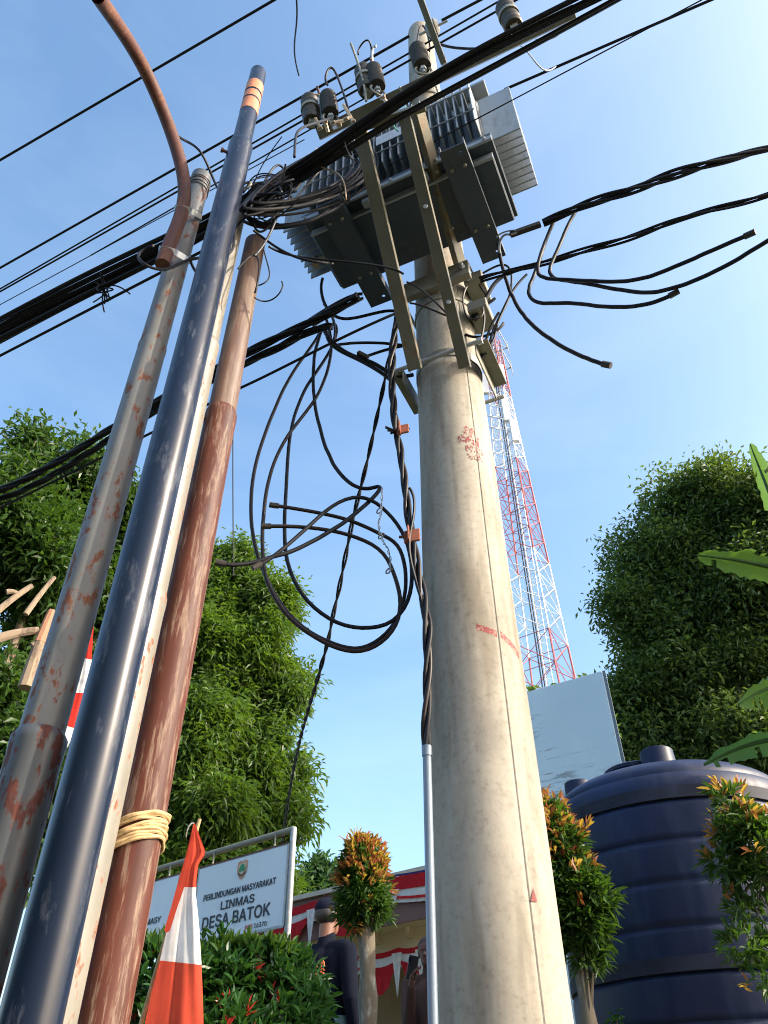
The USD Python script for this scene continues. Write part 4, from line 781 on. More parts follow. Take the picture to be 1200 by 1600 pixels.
for q, (px, py, L) in enumerate([(790, 640, 1.9), (803, 673, 1.7), (783, 585, 1.6), (757, 600, 1.7), (752, 655, 1.6)]):
    c = at(px, py, 41.0); k = tw_c(c[2]); ant = part(tower, 'antenna_panel', box(c, np.array([1, 0, 0]), np.array([0, 1, 0]), ZUP, 0.55, 0.3, L * 1.35, 0.05), ANTENNA, 30)
    for s in (-0.6, 0.6): part(ant, 'mounting_arm', bar(c + ZUP * s, np.array([k[0], k[1], c[2] + s]), 0.06, 0.06), GALV, False)
for q, zz in enumerate((ZT - 0.6, ZT - 3.2)):
    c = tw_c(zz); rr = 1.5; cs = [c + rr * np.array([math.cos(g), math.sin(g), 0]) for g in (0.3, 1.9, 3.4, 5.0)]
    for k in range(4): part(tower, 'platform_rail', tube([cs[k], cs[(k + 1) % 4]], 0.045, 5), GALV, False); part(tower, 'platform_rail', tube([cs[k], c], 0.04, 5), GALV, False); part(tower, 'platform_post', tube([cs[k] - ZUP * 0.9, cs[k] + ZUP * 0.9], 0.04, 5), GALV, False)

# ================================================================== LIGHT BLUE BOARD
bp = [atZ(823, 1082, 5.4), atZ(941, 1049, 5.4)]; bu = nrm(bp[1] - bp[0]); bn = np.cross(bu, ZUP)
tl = bp[1] - bu * 2.1; cb = (tl + bp[1]) / 2; hgt = 5.4 - 2.2
board = thing('blue_board', 'large pale blue scratched sheet standing behind the water tank', 'board', cb - ZUP * (5.4 - TERR))
part(board, 'sheet', box(cb - ZUP * hgt / 2, bu, bn, ZUP, 2.1, 0.03, hgt, 0.003), BOARDBLUE, False)
for s in (-0.9, 0.9): part(board, 'post', bar(cb + bu * s - bn * 0.05 - ZUP * (5.4 - TERR), cb + bu * s - bn * 0.05 - ZUP * 0.1, 0.06, 0.06, bu), GALV, False)
part(board, 'edge_strip', bar(bp[1] + bu * 0.008 + bn * 0.0, bp[1] + bu * 0.008 - ZUP * hgt, 0.012, 0.05, bu), plain('dark_edge_strip', (0.10, 0.13, 0.15), 0.5), False)

# ================================================================== WATER TANK
tkc = at(1047, 1300, 5.3); RT = 0.745; base = np.array([tkc[0], tkc[1], TERR]); ztk = 3.13
tank = thing('water_tank', 'big dark blue ribbed plastic water tank', 'water tank', base)
hs = ztk - TERR; prof = []
zz = 0.0; ribs = [0.12 + 0.205 * q for q in range(10)]
for q in np.linspace(0, hs - 0.12, 180):
    r = RT
    for rb in ribs:
        dd = (q - rb) / 0.014
        r -= 0.013 * math.exp(-dd * dd)
        if 0 < q - rb < 0.2: r += 0.002 * math.sin((q - rb) / 0.205 * math.pi)
    prof.append((q, r))
prof += [(hs - 0.09, RT * 1.005), (hs - 0.04, RT * 0.985), (hs - 0.01, RT * 0.95)]
part(tank, 'body', lathe(base, base + ZUP, prof, 72), TANKBLUE, 45)
dome_prof = [(RT * 0.95 * math.cos(a), 0.20 * math.sin(a)) for a in np.linspace(0.0, 1.45, 18)]
part(tank, 'domed_top', lathe(base + ZUP * (hs - 0.012), base + ZUP * 9, [(h, r) for r, h in dome_prof], 72), TANKBLUE, 45)
for rb in (0.94, 1.76): part(tank, 'grimy_band', lathe(base + ZUP * rb, base + ZUP * 9, [(0, RT - 0.01), (0.004, RT + 0.005), (0.07, RT + 0.005), (0.075, RT - 0.01)], 72), TANKGRIME, 30)
lidc = base + ZUP * (hs + 0.165) + np.array([-0.18, -0.12, 0])
part(tank, 'lid', cat_([lathe(lidc, lidc + ZUP, [(0, 0.17), (0.02, 0.19), (0.04, 0.19), (0.055, 0.16), (0.06, 0.05)], 40), box(lidc + ZUP * 0.062, np.array([1, 0, 0]), np.array([0, 1, 0]), ZUP, 0.24, 0.04, 0.03, 0.008)]), TANKBLUE, 40)
tdir = nrm([-base[0], -base[1], 0]); tside = np.array([-tdir[1], tdir[0], 0])
for sx, ny, r, hh in ((-0.50, 0.14, 0.085, 0.07), (0.03, 0.36, 0.10, 0.085)):
    rr = math.hypot(sx, ny); c = base + tside * sx + tdir * ny; c[2] = TERR + hs + 0.20 * math.sqrt(max(0, 1 - (rr / (RT * 0.95)) ** 2))
    part(tank, 'inlet_boss', lathe(c - ZUP * 0.08, c + ZUP, [(0, r * 1.2), (0.06, r * 1.05), (0.08 + hh * 0.8, r), (0.08 + hh * 0.9, r * 0.92)], 24), TANKBLUE, 40)

# ================================================================== FOLIAGE
def unit(rng, n): v = rng.normal(size=(n, 3)); return v / np.linalg.norm(v, axis=1, keepdims=True)
def leaf_mesh(P, D, L, Wd, rng, fold=0.25, droop=0.2, tris=2):
    """many leaves: base points, directions, lengths, widths"""
    n = len(P); D = D / np.linalg.norm(D, axis=1, keepdims=True)
    s = np.cross(D, ZUP + 0.55 * rng.normal(size=(n, 3))); s /= np.linalg.norm(s, axis=1, keepdims=True) + 1e-9
    nr = np.cross(s, D); L = np.broadcast_to(L, n)[:, None]; Wd = np.broadcast_to(Wd, n)[:, None]; dz = np.array([0, 0, -1.0]) * L * droop
    if tris == 2:
        v = np.stack([P, P + D * L * 0.45 + s * Wd / 2 + nr * Wd * fold + dz * 0.25, P + D * L + dz, P + D * L * 0.45 - s * Wd / 2 + nr * Wd * fold + dz * 0.25], 1).reshape(-1, 3)
        f = np.array([[0, 1, 2], [0, 2, 3]]); k = 4
    else:
        v = np.stack([P, P + D * L * 0.28 + s * Wd * 0.42 + nr * Wd * fold + dz * 0.08, P + D * L * 0.66 + s * Wd * 0.4 + nr * Wd * fold + dz * 0.5, P + D * L + dz, P + D * L * 0.66 - s * Wd * 0.4 + nr * Wd * fold + dz * 0.5, P + D * L * 0.28 - s * Wd * 0.42 + nr * Wd * fold + dz * 0.08, P + D * L * 0.5 + dz * 0.3], 1).reshape(-1, 3)
        f = np.array([[0, 1, 6], [1, 2, 6], [2, 3, 6], [3, 4, 6], [4, 5, 6], [5, 0, 6]]); k = 7
    return trimesh.Trimesh(v, (np.arange(n)[:, None, None] * k + f).reshape(-1, 3), process=False)
def lobes(blobs, rng, n=9, f=0.40, r=0.92):
    """smaller uneven lobes over the surface of each large one"""
    out = []
    for b in blobs:
        c, q = np.array(b[:3]), np.array(b[3:6]); d = unit(rng, n)
        for k in range(n):
            p = c + d[k] * q * (r - f * 0.6) * rng.uniform(0.75, 1.12); g = f * rng.uniform(0.65, 1.25); out.append([*p, *(q * g * np.array([1, 1, 0.8]))])
    return out
def crown(blobs, rng, ncl, per, L, Wd, spread=0.28, shell=0.55, tris=2, droop=0.25, up=0.1, gap=0.42, gs=1.6):
    """leaf clusters through the volume of several lobes, thinned by a noise so that gaps show"""
    c = np.array([b[:3] for b in blobs], float); r = np.array([b[3:6] for b in blobs], float); w = r.prod(1) ** 0.75; w /= w.sum()
    k = rng.choice(len(blobs), ncl, p=w); d = unit(rng, ncl); rad = (shell ** 3 + (1 - shell ** 3) * rng.random(ncl)) ** (1 / 3) * (1 + 0.10 * rng.normal(size=ncl))
    p = c[k] + d * r[k] * rad[:, None]
    keep = meshkit.fbm(p * gs + 7, 3, 5) > gap - 0.10 * (rad < 0.8); p, d = p[keep], d[keep]
    n = len(p); base = np.repeat(p, per, 0); out = np.repeat(d, per, 0)
    base = base + rng.normal(size=base.shape) * spread * 0.45
    D = out * 0.8 + unit(rng, len(base)) * 0.9 + ZUP * up
    return leaf_mesh(base, D, L * rng.uniform(0.7, 1.25, len(base)), Wd * rng.uniform(0.8, 1.2, len(base)), rng, droop=droop, tris=tris), p
def limbs(t, base, tops, r0, m, rng, name='limb', rl=0.35):
    for q in tops:
        mid = base + (q - base) * 0.5 + rng.normal(0, 0.12, 3) * np.linalg.norm(q - base) * 0.3 + ZUP * 0.1
        part(t, name, tube(spline([base, mid, q], 12), np.linspace(r0 * rl * 1.6, r0 * 0.15, 12), 7), m)
def tree(name, label, foot, fork_z, r0, blobs, leaf, bark, ncl, per, L, Wd, seed, **kw):
    rng = np.random.default_rng(seed); foot = np.asarray(foot, float); t = thing(name, label, 'tree', foot)
    fork = np.array([foot[0], foot[1], fork_z])
    part(t, 'trunk', tube(spline([foot - ZUP * 0.2, foot + (fork - foot) * 0.5 + np.array([0.05, 0.03, 0]), fork], 14), np.linspace(r0 * 1.25, r0 * 0.8, 14), 12), bark)
    limbs(t, fork - ZUP * 0.1, [np.array(b[:3]) for b in blobs], r0, bark, rng)
    m, p = crown(lobes(blobs, rng, kw.pop('nl', 9), kw.pop('fl', 0.40)), rng, ncl, per, L, Wd, **kw); part(t, 'crown', m, leaf, False)
    return t, p
def blob(px, py, H, rpx, rpy=None, rd=None):
    c = at(px, py, H); s = np.linalg.norm(c - CAM) / math.hypot(math.hypot(px - 600, py - 800), F); a = rpx * s; b = (rpy or rpx) * s
    return [*c, a, rd or a, b]
# left tree, behind the four poles
L1 = [blob(100, 745, 9.0, 90, 70), blob(20, 800, 8.6, 90, 80), blob(175, 800, 9.2, 85, 90), blob(60, 880, 8.8, 120, 90), blob(-60, 860, 8.4, 110, 120), blob(190, 930, 9.3, 75, 100), blob(-20, 1150, 8.6, 110, 130), blob(100, 1010, 9.4, 90, 90), blob(200, 1080, 9.4, 60, 90), blob(60, 1250, 8.8, 90, 110)]
left_tree, pcl = tree('leafy_tree', 'large leafy tree at the left edge behind the grey pole, with cut pale branches', [L1[3][0], L1[3][1], TERR], 3.6, 0.17, L1, G1, BARK2, 6500, 14, 0.125, 0.046, 1, spread=0.26)
# cut branches
for q, (a, b, r, c) in enumerate([((40, 1075), (62, 1005), 0.075, 1), ((62, 1005), (82, 955), 0.06, 1), ((-10, 960), (50, 915), 0.035, 0), ((40, 960), (85, 902), 0.03, 0), ((-10, 1000), (60, 985), 0.05, 0), ((50, 1010), (120, 985), 0.04, 0), ((10, 925), (30, 930), 0.03, 0)]):
    p0, p1 = at(*a, 7.4), at(*b, 7.4); br = part(left_tree, 'cut_branch', tube(spline([p0, (p0 + p1) / 2 + ZUP * 0.02, p1], 8), np.linspace(r, r * 0.75, 8), 9), BARK2 if q != 1 else CUTWOOD)
# middle tree
L2 = [blob(350, 905, 14.5, 62, 60), blob(300, 960, 14.3, 70, 80), blob(405, 975, 14.6, 68, 75), blob(330, 1060, 14.5, 95, 90), blob(440, 1065, 14.7, 52, 78), blob(300, 1180, 14.4, 100, 90), blob(425, 1190, 14.6, 66, 90), blob(340, 1290, 14.4, 100, 90), blob(445, 1290, 14.7, 52, 70), blob(230, 1100, 14.4, 70, 100), blob(260, 1330, 14.3, 100, 80), blob(380, 1390, 14.5, 100, 70)]
tree('leafy_tree', 'tall sunlit bright green tree in the middle behind the sign boards', [L2[7][0], L2[7][1], TERR], 3.2, 0.2, L2, G2, BARK2, 10500, 15, 0.175, 0.050, 2, spread=0.34, droop=0.45, gap=0.42, gs=1.3)
# far small tree
L3 = [blob(500, 1378, 20, 26, 26), blob(478, 1400, 20, 34, 24), blob(530, 1395, 20.5, 30, 26)]
tree('leafy_tree', 'small far tree peeping over the roof between the sign post and the clipped shrub', [L3[0][0], L3[0][1], TERR], 4.5, 0.12, L3, G4, BARK, 900, 9, 0.22, 0.10, 3, spread=0.25)
# right tree
L4 = [blob(985, 1105, 12.6, 40, 46), blob(1000, 1165, 12.5, 48, 34), blob(1060, 1180, 12.7, 60, 50), blob(1095, 800, 13, 92, 66), blob(1185, 800, 13, 80, 66), blob(1040, 885, 12.8, 88, 76), blob(1150, 920, 13, 110, 100), blob(990, 955, 12.6, 56, 50), blob(1050, 990, 12.8, 90, 75), blob(1010, 1060, 12.6, 56, 62), blob(1110, 1070, 13, 100, 90), blob(1210, 1040, 13, 100, 100), blob(1030, 1130, 12.8, 44, 46), blob(1130, 1170, 12.8, 100, 70), blob(965, 1178, 12.4, 26, 22), blob(1010, 1190, 12.4, 40, 26), blob(1240, 880, 13, 90, 120), blob(1210, 1190, 12.8, 90, 80)]
tree('leafy_tree', 'big dark shaded tree at the right behind the water tank', [L4[7][0] + 0.6, L4[7][1], TERR], 3.8, 0.26, L4, G3, BARK, 11500, 17, 0.12, 0.046, 4, spread=0.32, gap=0.40, gs=1.5, nl=18, fl=0.46)
L5 = [blob(828, 1086, 9.6, 12, 9), blob(858, 1080, 9.6, 8, 6), blob(908, 1062, 9.7, 8, 6), blob(952, 1134, 9.7, 7, 10)]
tree('leafy_tree', 'few yellow green leaves peeping over the pale blue board', [L5[1][0], L5[1][1], TERR], 4.9, 0.05, L5, G2, BARK, 30, 7, 0.12, 0.05, 5, spread=0.10)
# clipped shrubs with red young leaves
def shrub(label, px0, blobs, foot, r0, n, nred, seed, L=0.085, Wd=0.026, zr=0.55, trunk_top=None, green=SH_GREEN, per=6):
    rng = np.random.default_rng(seed); t = thing('clipped_shrub', label, 'shrub', foot)
    bl = np.array(blobs); c = bl[:, :3]; r = bl[:, 3:6]; zlo, zhi = (c[:, 2] - r[:, 2]).min(), (c[:, 2] + r[:, 2]).max()
    tt = trunk_top if trunk_top is not None else c.mean(0)
    pts = spline([foot - ZUP * 0.1, foot + (tt - foot) * 0.5 + np.array([0.012, 0.0, 0]), tt], 14)
    part(t, 'trunk', tube(pts, np.linspace(r0 * 1.1, r0 * 0.75, 14) * (1 + 0.12 * np.sin(np.arange(14) * 2.3)), 12), BARK)
    for q in range(9):
        k = rng.integers(len(bl)); e = c[k] + unit(rng, 1)[0] * r[k] * 0.7; part(t, 'twig', tube(spline([pts[rng.integers(8, 14)], (tt + e) / 2 + rng.normal(0, 0.02, 3), e], 8), np.linspace(r0 * 0.25, 0.003, 8), 5), BARK)
    def tips(n, red):
        k = rng.choice(len(bl), n, p=r.prod(1) / r.prod(1).sum()); d = unit(rng, n); d[:, 2] += 0.25 * red; d /= np.linalg.norm(d, axis=1, keepdims=True)
        rad = (0.97 if red else 0.86) + rng.normal(0, 0.09, n) - (0 if red else 0.25 * rng.random(n)); p = c[k] + d * r[k] * rad[:, None]
        h = (p[:, 2] - zlo) / (zhi - zlo)
        keep = (rng.random(n) < np.clip((h - zr) * 2.6 + 0.08, 0.04, 1)) if red else (rng.random(n) < np.clip(1.25 - (h - zr) * 1.2, 0.35, 1))
        return p[keep], d[keep]
    for red, cnt, mm, nm in ((False, n, green, 'foliage'), (True, nred, SH_RED, 'young_foliage')):
        p, d = tips(cnt, red); base = np.repeat(p, per, 0) + rng.normal(size=(len(p) * per, 3)) * 0.012
        D = np.repeat(d, per, 0) * 0.75 + unit(rng, len(base)) * 0.75 + ZUP * (0.75 if red else 0.35)
        part(t, nm, leaf_mesh(base, D, L * rng.uniform(0.6, 1.25, len(base)), Wd * rng.uniform(0.7, 1.2, len(base)), rng, tris=6, droop=0.22), mm, False, kind='stuff')
    return t
b1s = [blob(566, 1350, 5.0, 32, 40), blob(568, 1388, 5.0, 42, 44), blob(556, 1420, 4.98, 34, 30), blob(585, 1415, 5.0, 26, 30)]
f1 = at(572, 1590, 5.0); shrub('clipped shrub with orange young leaves on a bare trunk beside the person in navy', 0, b1s, np.array([f1[0], f1[1], TERR]), 0.058, 600, 420, 11, trunk_top=at(572, 1425, 5.0), L=0.062, Wd=0.018, zr=0.36)
b2s = [blob(852, 1285, 4.3, 32, 46), blob(872, 1330, 4.3, 48, 50), blob(890, 1390, 4.3, 52, 50), blob(905, 1440, 4.3, 48, 50), blob(915, 1490, 4.3, 30, 34), blob(935, 1400, 4.25, 26, 22), blob(850, 1400, 4.3, 50, 80)]
f2 = at(908, 1600, 4.3); shrub('clipped shrub with red and yellow leaf tips right of the concrete pole', 0, b2s, np.array([f2[0], f2[1], TERR]), 0.042, 1250, 480, 12, trunk_top=at(903, 1480, 4.3), L=0.066, Wd=0.019, zr=0.44)
b3s = [blob(1140, 1262, 3.9, 28, 38), blob(1165, 1300, 3.9, 42, 36), blob(1195, 1330, 3.9, 50, 40), blob(1135, 1350, 3.9, 30, 28), blob(1175, 1375, 3.9, 34, 34), blob(1160, 1425, 3.9, 26, 20), blob(1165, 1480, 3.9, 42, 24), blob(1195, 1520, 3.9, 30, 28)]
f3 = at(1215, 1600, 3.9); shrub('loose shrub with yellow tips at the right edge before the tank', 0, b3s, np.array([f3[0], f3[1], TERR]), 0.02, 400, 200, 13, trunk_top=at(1190, 1340, 3.9), L=0.066, Wd=0.019, zr=0.62, per=5)
# hedge below the boards
rng = np.random.default_rng(14)
hb = [blob(235, 1544, 4.6, 45, 60), blob(290, 1564, 4.55, 60, 62), blob(350, 1549, 4.6, 60, 58), blob(410, 1544, 4.65, 60, 52), blob(460, 1559, 4.7, 45, 55), blob(485, 1584, 4.6, 24, 40), blob(260, 1632, 4.5, 80, 70), blob(350, 1642, 4.5, 90, 70), blob(440, 1642, 4.6, 70, 70)]
hedge = thing('hedge', 'dense green hedge with red young leaves under the sign boards', 'hedge', [hb[2][0], hb[2][1], TERR])
m, p = crown(hb, rng, 1500, 8, 0.085, 0.026, spread=0.05, shell=0.55, tris=6, droop=0.15, up=0.45, gap=0.25); part(hedge, 'foliage', m, HEDGE, False, kind='stuff')
m, p = crown(hb, rng, 70, 6, 0.07, 0.022, spread=0.03, shell=0.93, tris=6, droop=0.1, up=0.3, gap=0.44, gs=4.0); part(hedge, 'young_foliage', m, HEDGE_RED, False, kind='stuff')
hbt = [blob(b0, 1487, 4.62, 30, 7) for b0 in (240, 340, 390, 430)]
m, p = crown(hbt, rng, 130, 6, 0.08, 0.024, spread=0.03, shell=0.3, tris=6, droop=0.1, up=0.8, gap=0.3); part(hedge, 'tip_foliage', m, SH_GREEN, False, kind='stuff')
for q in range(7):
    x = 235 + q * 40; b = at(x, 1600, 4.62); part(hedge, 'stem', tube(spline([[b[0], b[1], TERR - 0.05], [b[0] + 0.02, b[1], TERR + 0.5], at(x + 5, 1520, 4.62)], 8), np.linspace(0.02, 0.006, 8), 6), BARK)
# small sprouts by the tank
for q, (px, py, H, lab) in enumerate([(962, 1592, 4.6, 'small sprout with round leaves at the foot of the tank')]):
    rng = np.random.default_rng(40 + q); t = thing('sprout', lab, 'plant', [at(px, py, H)[0], at(px, py, H)[1], TERR])
    tp = at(px, py, H); ft = np.array([tp[0], tp[1], TERR]) if q == 0 else at(1150, 1490, 4.1); part(t, 'stem', tube(spline([ft, (ft + tp) / 2 + np.array([0.03, 0, 0]), tp], 10), 0.005, 5), BARK)
    bs = tp + rng.normal(0, 0.02, (16, 3)); part(t, 'foliage', leaf_mesh(bs, unit(rng, 16) + ZUP * 0.3, 0.05, 0.022, rng, tris=6), HEDGE, False)
# banana plant at the right edge
def banana_leaf(t, p0, p1, width, m, rng, sag=0.15, roll=0.0, tear=0.32):
    p0, p1 = np.asarray(p0), np.asarray(p1); L = np.linalg.norm(p1 - p0); mid = (p0 + p1) / 2 + ZUP * sag * L; c = spline([p0, mid, p1], 26); tt, a, b = frames(c)
    s = np.cross(tt, ZUP); s /= np.linalg.norm(s, axis=1, keepdims=True); nn = np.cross(s, tt); s2 = s * math.cos(roll) + nn * math.sin(roll)
    v, f = [], []
    x = np.linspace(0, 1, 26); wd = width * np.clip(np.sin(np.pi * np.clip(x * 0.96 + 0.03, 0, 1)) ** 0.55, 0.02, 1)
    for side in (-1, 1):
        k = len(v); e = 1 - tear * rng.random(26)
        for q in range(26):
            v += [c[q], c[q] + side * s2[q] * wd[q] * 0.25 * e[q] + nn[q] * wd[q] * 0.06, c[q] + side * s2[q] * wd[q] * 0.5 * e[q] - ZUP * wd[q] * 0.10]
        for q in range(25):
            for w in range(2):
                if w == 1 and rng.random() < tear * 0.4: continue
                o = k + q * 3 + w; f += [[o, o + 1, o + 4], [o, o + 4, o + 3]]
    part(t, 'leaf_stalk', tube(spline([crown_c - ZUP * 0.05, (crown_c + p0) / 2 + ZUP * 0.12, p0, c[2]], 16), np.linspace(0.035, 0.018, 16), 8), BANANA, 60)
    lf = part(t, 'leaf', trimesh.Trimesh(np.array(v), np.array(f), process=False), m, 60)
    part(lf, 'midrib', tube(c, np.linspace(0.02, 0.004, 26), 6), plain('banana_rib', (0.25, 0.30, 0.10), 0.5) if False else BANANA, 60)
rng = np.random.default_rng(50); bf = at(1330, 1300, 4.6)
ban = thing('banana_plant', 'banana plant reaching in with broad leaves from the right edge', 'banana plant', [bf[0], bf[1], TERR])
crown_c = at(1320, 1010, 4.6)
part(ban, 'stem', tube(spline([[bf[0], bf[1], TERR - 0.1], (np.array([bf[0], bf[1], TERR]) + crown_c) / 2, crown_c], 12), np.linspace(0.13, 0.07, 12), 14), plain('banana_stem', (0.16, 0.2, 0.08), 0.6))
banana_leaf(ban, at(1235, 850, 4.45), at(1172, 694, 4.4), 0.24, BANANA, rng, 0.03, 1.35)
banana_leaf(ban, at(1290, 912, 4.55), at(1090, 868, 4.2), 0.20, BANANA, rng, 0.05, -0.75)
banana_leaf(ban, at(1290, 1060, 4.5), at(1155, 1100, 4.3), 0.24, BANANA, rng, 0.08, -0.6)
banana_leaf(ban, at(1290, 1150, 4.7), at(1100, 1196, 4.6), 0.16, BANANA_D, rng, 0.08, -0.9)

# wood across the road, behind the camera: it shades the low sky on that side
rng = np.random.default_rng(77); wb = []
for q in range(26):
    u_ = -46 + q * 3.6; wb.append([*(u_ * U + (-11.5 + rng.normal(0, 0.8)) * N)[:2], 4.6 + rng.normal(0, 0.6), 3.0, 2.4, 4.2 + rng.normal(0, 0.5)])
m, p = crown(wb, rng, 5200, 7, 0.75, 0.40, spread=0.9, shell=0.75, gap=0.2)
tr_ = cat_([tube([np.array([b[0], b[1], -0.2]), np.array([b[0], b[1], b[2]])], np.array([0.22, 0.12]), 8) for b in wb])
wood = thing('roadside_wood', 'dense dark wood lining the far side of the road', 'wood', [0, 0, 0], kind='stuff')
part(wood, 'crowns', m, G3, False, kind='stuff'); part(wood, 'trunks', tr_, BARK, 60, kind='stuff')

# ================================================================== SIGN BOARDS
HS = 5.4
tr = at(451, 1318, HS); z1 = tr[2]; tlp = atZ(313, 1357, z1); su = nrm(tr - tlp); sn = np.cross(su, ZUP); bw = float(np.linalg.norm(tr - tlp)); bh = float(z1 - at(441, 1447, HS)[2])
signs = thing('sign_stand', 'grey pipe frame that holds two white sign boards behind the hedge', 'frame', [tr[0], tr[1], TERR])
pt = at(459, 1293, HS); postx = np.array([pt[0], pt[1], 0]); ztp = pt[2]
part(signs, 'post', tube([postx + ZUP * (TERR - 0.2), postx + ZUP * ztp], 0.021, 12), GALV, 50)
lp = postx - su * (2 * bw + 0.40); part(signs, 'post', tube([lp + ZUP * (TERR - 0.2), lp + ZUP * ztp], 0.021, 12), GALV, 50)
part(signs, 'top_rail', tube([lp + ZUP * (ztp - 0.012), postx + ZUP * (ztp - 0.012)], 0.021, 12), CLAMP, 50)
def sign_board(label, right_edge):
    c = right_edge - su * bw / 2 - ZUP * bh / 2
    t = thing('sign_board', label, 'sign', c - ZUP * bh / 2)
    part(t, 'panel', box(c, su, sn, ZUP, bw, 0.012, bh, 0.002), WHITEBOARD, False)
    for s in (-0.35, 0.35): part(t, 'hanger', tube([c + su * bw * s + ZUP * bh / 2, c + su * bw * s + ZUP * (ztp - z1 + bh / 2 - 0.02)], 0.007, 6), CLAMP)
    for k, (a, b, w) in enumerate(((-1, 0, bh), (1, 0, bh), (0, 1, bw), (0, -1, bw))):
        p = c + su * a * bw / 2 + ZUP * b * bh / 2; d = ZUP if a else su
        part(t, 'edge_strip', bar(p - d * w / 2, p + d * w / 2, 0.016, 0.012, sn), RUSTPIPE if b > 0 else GALV, False)
    return t, c + sn * 0.0075
def letters(t, c, text, height, u, v, m=BLACKTXT, bold=True, width=None):
    g = meshkit.text_mesh(text, height, 0.0015, bold); w = g.extents[0]; k = 1 if width is None else width / w; vv = np.array(g.vertices)
    g.vertices = np.c_[(vv[:, 0] - vv[:, 0].min() - w / 2) * k, vv[:, 1], vv[:, 2]]
    part(t, 'lettering', on_axes(g, c + su * u * bw + ZUP * v * bh, su, ZUP, sn), m, False)
sb, c = sign_board('white board lettered DESA BATOK hanging under the pipe frame', tr)
letters(sb, c, 'PERLINDUNGAN MASYARAKAT', bh * 0.075, 0.0, 0.03, width=bw * 0.80)
letters(sb, c, 'LINMAS', bh * 0.10, 0.0, -0.135, width=bw * 0.37)
letters(sb, c, 'DESA BATOK', bh * 0.145, -0.01, -0.335, width=bw * 0.74)
letters(sb, c, '16370', bh * 0.055, 0.27, -0.455, width=bw * 0.13, bold=False)
letters(sb, c, 'POS', bh * 0.055, 0.15, -0.457, REDTXT, width=bw * 0.075)
def flat(t, name, poly, c, off, m): part(t, name, on_axes(trimesh.creation.extrude_polygon(poly, 0.0012, engine='earcut'), c + sn * off, su, ZUP, sn), m, False)
ec = c + su * 0.02 * bw + ZUP * 0.32 * bh; e = bh * 0.13
flat(sb, 'emblem', sg.Polygon([(-e * .75, e * .8), (-e * .3, e * .95), (0, e * .8), (e * .35, e * .95), (e * .8, e * .8), (e * .75, -e * .1), (e * .35, -e * .8), (0, -e), (-e * .4, -e * .8), (-e * .8, -e * .1)]), ec, 0, EMB_OR)
flat(sb, 'emblem_field', sg.Polygon([(-e * .5, e * .6), (e * .5, e * .6), (e * .5, -e * .1), (0, -e * .75), (-e * .5, -e * .1)]), ec, 0.0014, plain('emblem_cream', (0.55, 0.48, 0.32), 0.6))
flat(sb, 'emblem_tree', sg.Point(0, e * 0.2).buffer(e * 0.36).union(sg.Point(e * 0.25, 0).buffer(e * 0.24)).union(sg.Point(-e * 0.25, 0).buffer(e * 0.24)), ec, 0.0028, EMB_GR)
flat(sb, 'emblem_scroll', sg.LineString([(-e * .55, -e * .35), (0, -e * .62), (e * .55, -e * .35)]).buffer(e * 0.1), ec, 0.0028, EMB_BR)
sb2, c = sign_board('left white board half hidden behind the brown pole and the flag', tr - su * (bw + 0.22))
letters(sb2, c, 'ATAN MASY', bh * 0.075, 0.14, 0.03 - 0.13, width=bw * 0.40); letters(sb2, c, 'DE', bh * 0.13, 0.02, -0.36)
flat(sb2, 'emblem', sg.Point(0, 0).buffer(e * 0.95).difference(sg.Point(0, 0).buffer(e * 0.78)), c + su * 0.05 * bw + ZUP * 0.18 * bh, 0, EMB_GR)
flat(sb2, 'emblem_tree', sg.Point(0, 0).buffer(e * 0.45).union(sg.box(-e * .5, -e * .6, e * .5, -e * .42)), c + su * 0.05 * bw + ZUP * 0.18 * bh, 0, EMB_GR)

# ================================================================== FLAGS
def ribbon(rows, n=14, fold=0.012, k=9.0, seed=0):
    """cloth between left and right edges: rows of (left point, right point), with soft folds towards the viewer"""
    rng = np.random.default_rng(seed); Lp = spline([r[0] for r in rows], 40, 1); Rp = spline([r[1] for r in rows], 40, 1); v = []
    for q in range(40):
        for w in range(n):
            x = w / (n - 1); p = Lp[q] + (Rp[q] - Lp[q]) * x
            p = p + nrm(CAM - p) * fold * (math.sin(k * x + 0.05 * q + seed) + 0.5 * math.sin(2.3 * k * x - 0.11 * q)) * min(1, np.linalg.norm(Rp[q] - Lp[q]) / 0.12)
            v.append(p)
    return np.array(v).reshape(40, n, 3)
def grid(v):
    a, n = v.shape[:2]; i, j = np.meshgrid(np.arange(a - 1), np.arange(n - 1), indexing='ij'); q = np.stack([i * n + j, i * n + j + 1, (i + 1) * n + j + 1, (i + 1) * n + j], -1).reshape(-1, 4)
    return trimesh.Trimesh(v.reshape(-1, 3), np.vstack([q[:, [0, 1, 2]], q[:, [0, 2, 3]]]), process=False)
HFp = 3.0
stick0, stick1 = at(312, 1280, HFp), at(213, 1625, HFp)
sd = nrm(stick1 - stick0); sfoot = stick0 + sd * (stick0[2] - 0.5) / -sd[2]
flag = thing('flag', 'long red and white flag hanging on a slanted stick before the sign boards', 'flag', sfoot)
part(flag, 'stick', tube([stick0, sfoot], 0.007, 8), STRAW)
fr = lambda x, y: at(x, y, HFp - 0.02)
rows = [((302, 1287), (305, 1287)), ((293, 1325), (322, 1333)), ((286, 1352), (310, 1350)), ((281, 1375), (307, 1375)), ((276, 1395), (306, 1398)), ((262, 1448), (311, 1445)), ((250, 1500), (315, 1510)), ((240, 1540), (317, 1560)), ((228, 1590), (318, 1600)), ((222, 1625), (318, 1635))]
V = ribbon([(fr(*a), fr(*b)) for a, b in rows], 16, 0.008, 8.5)
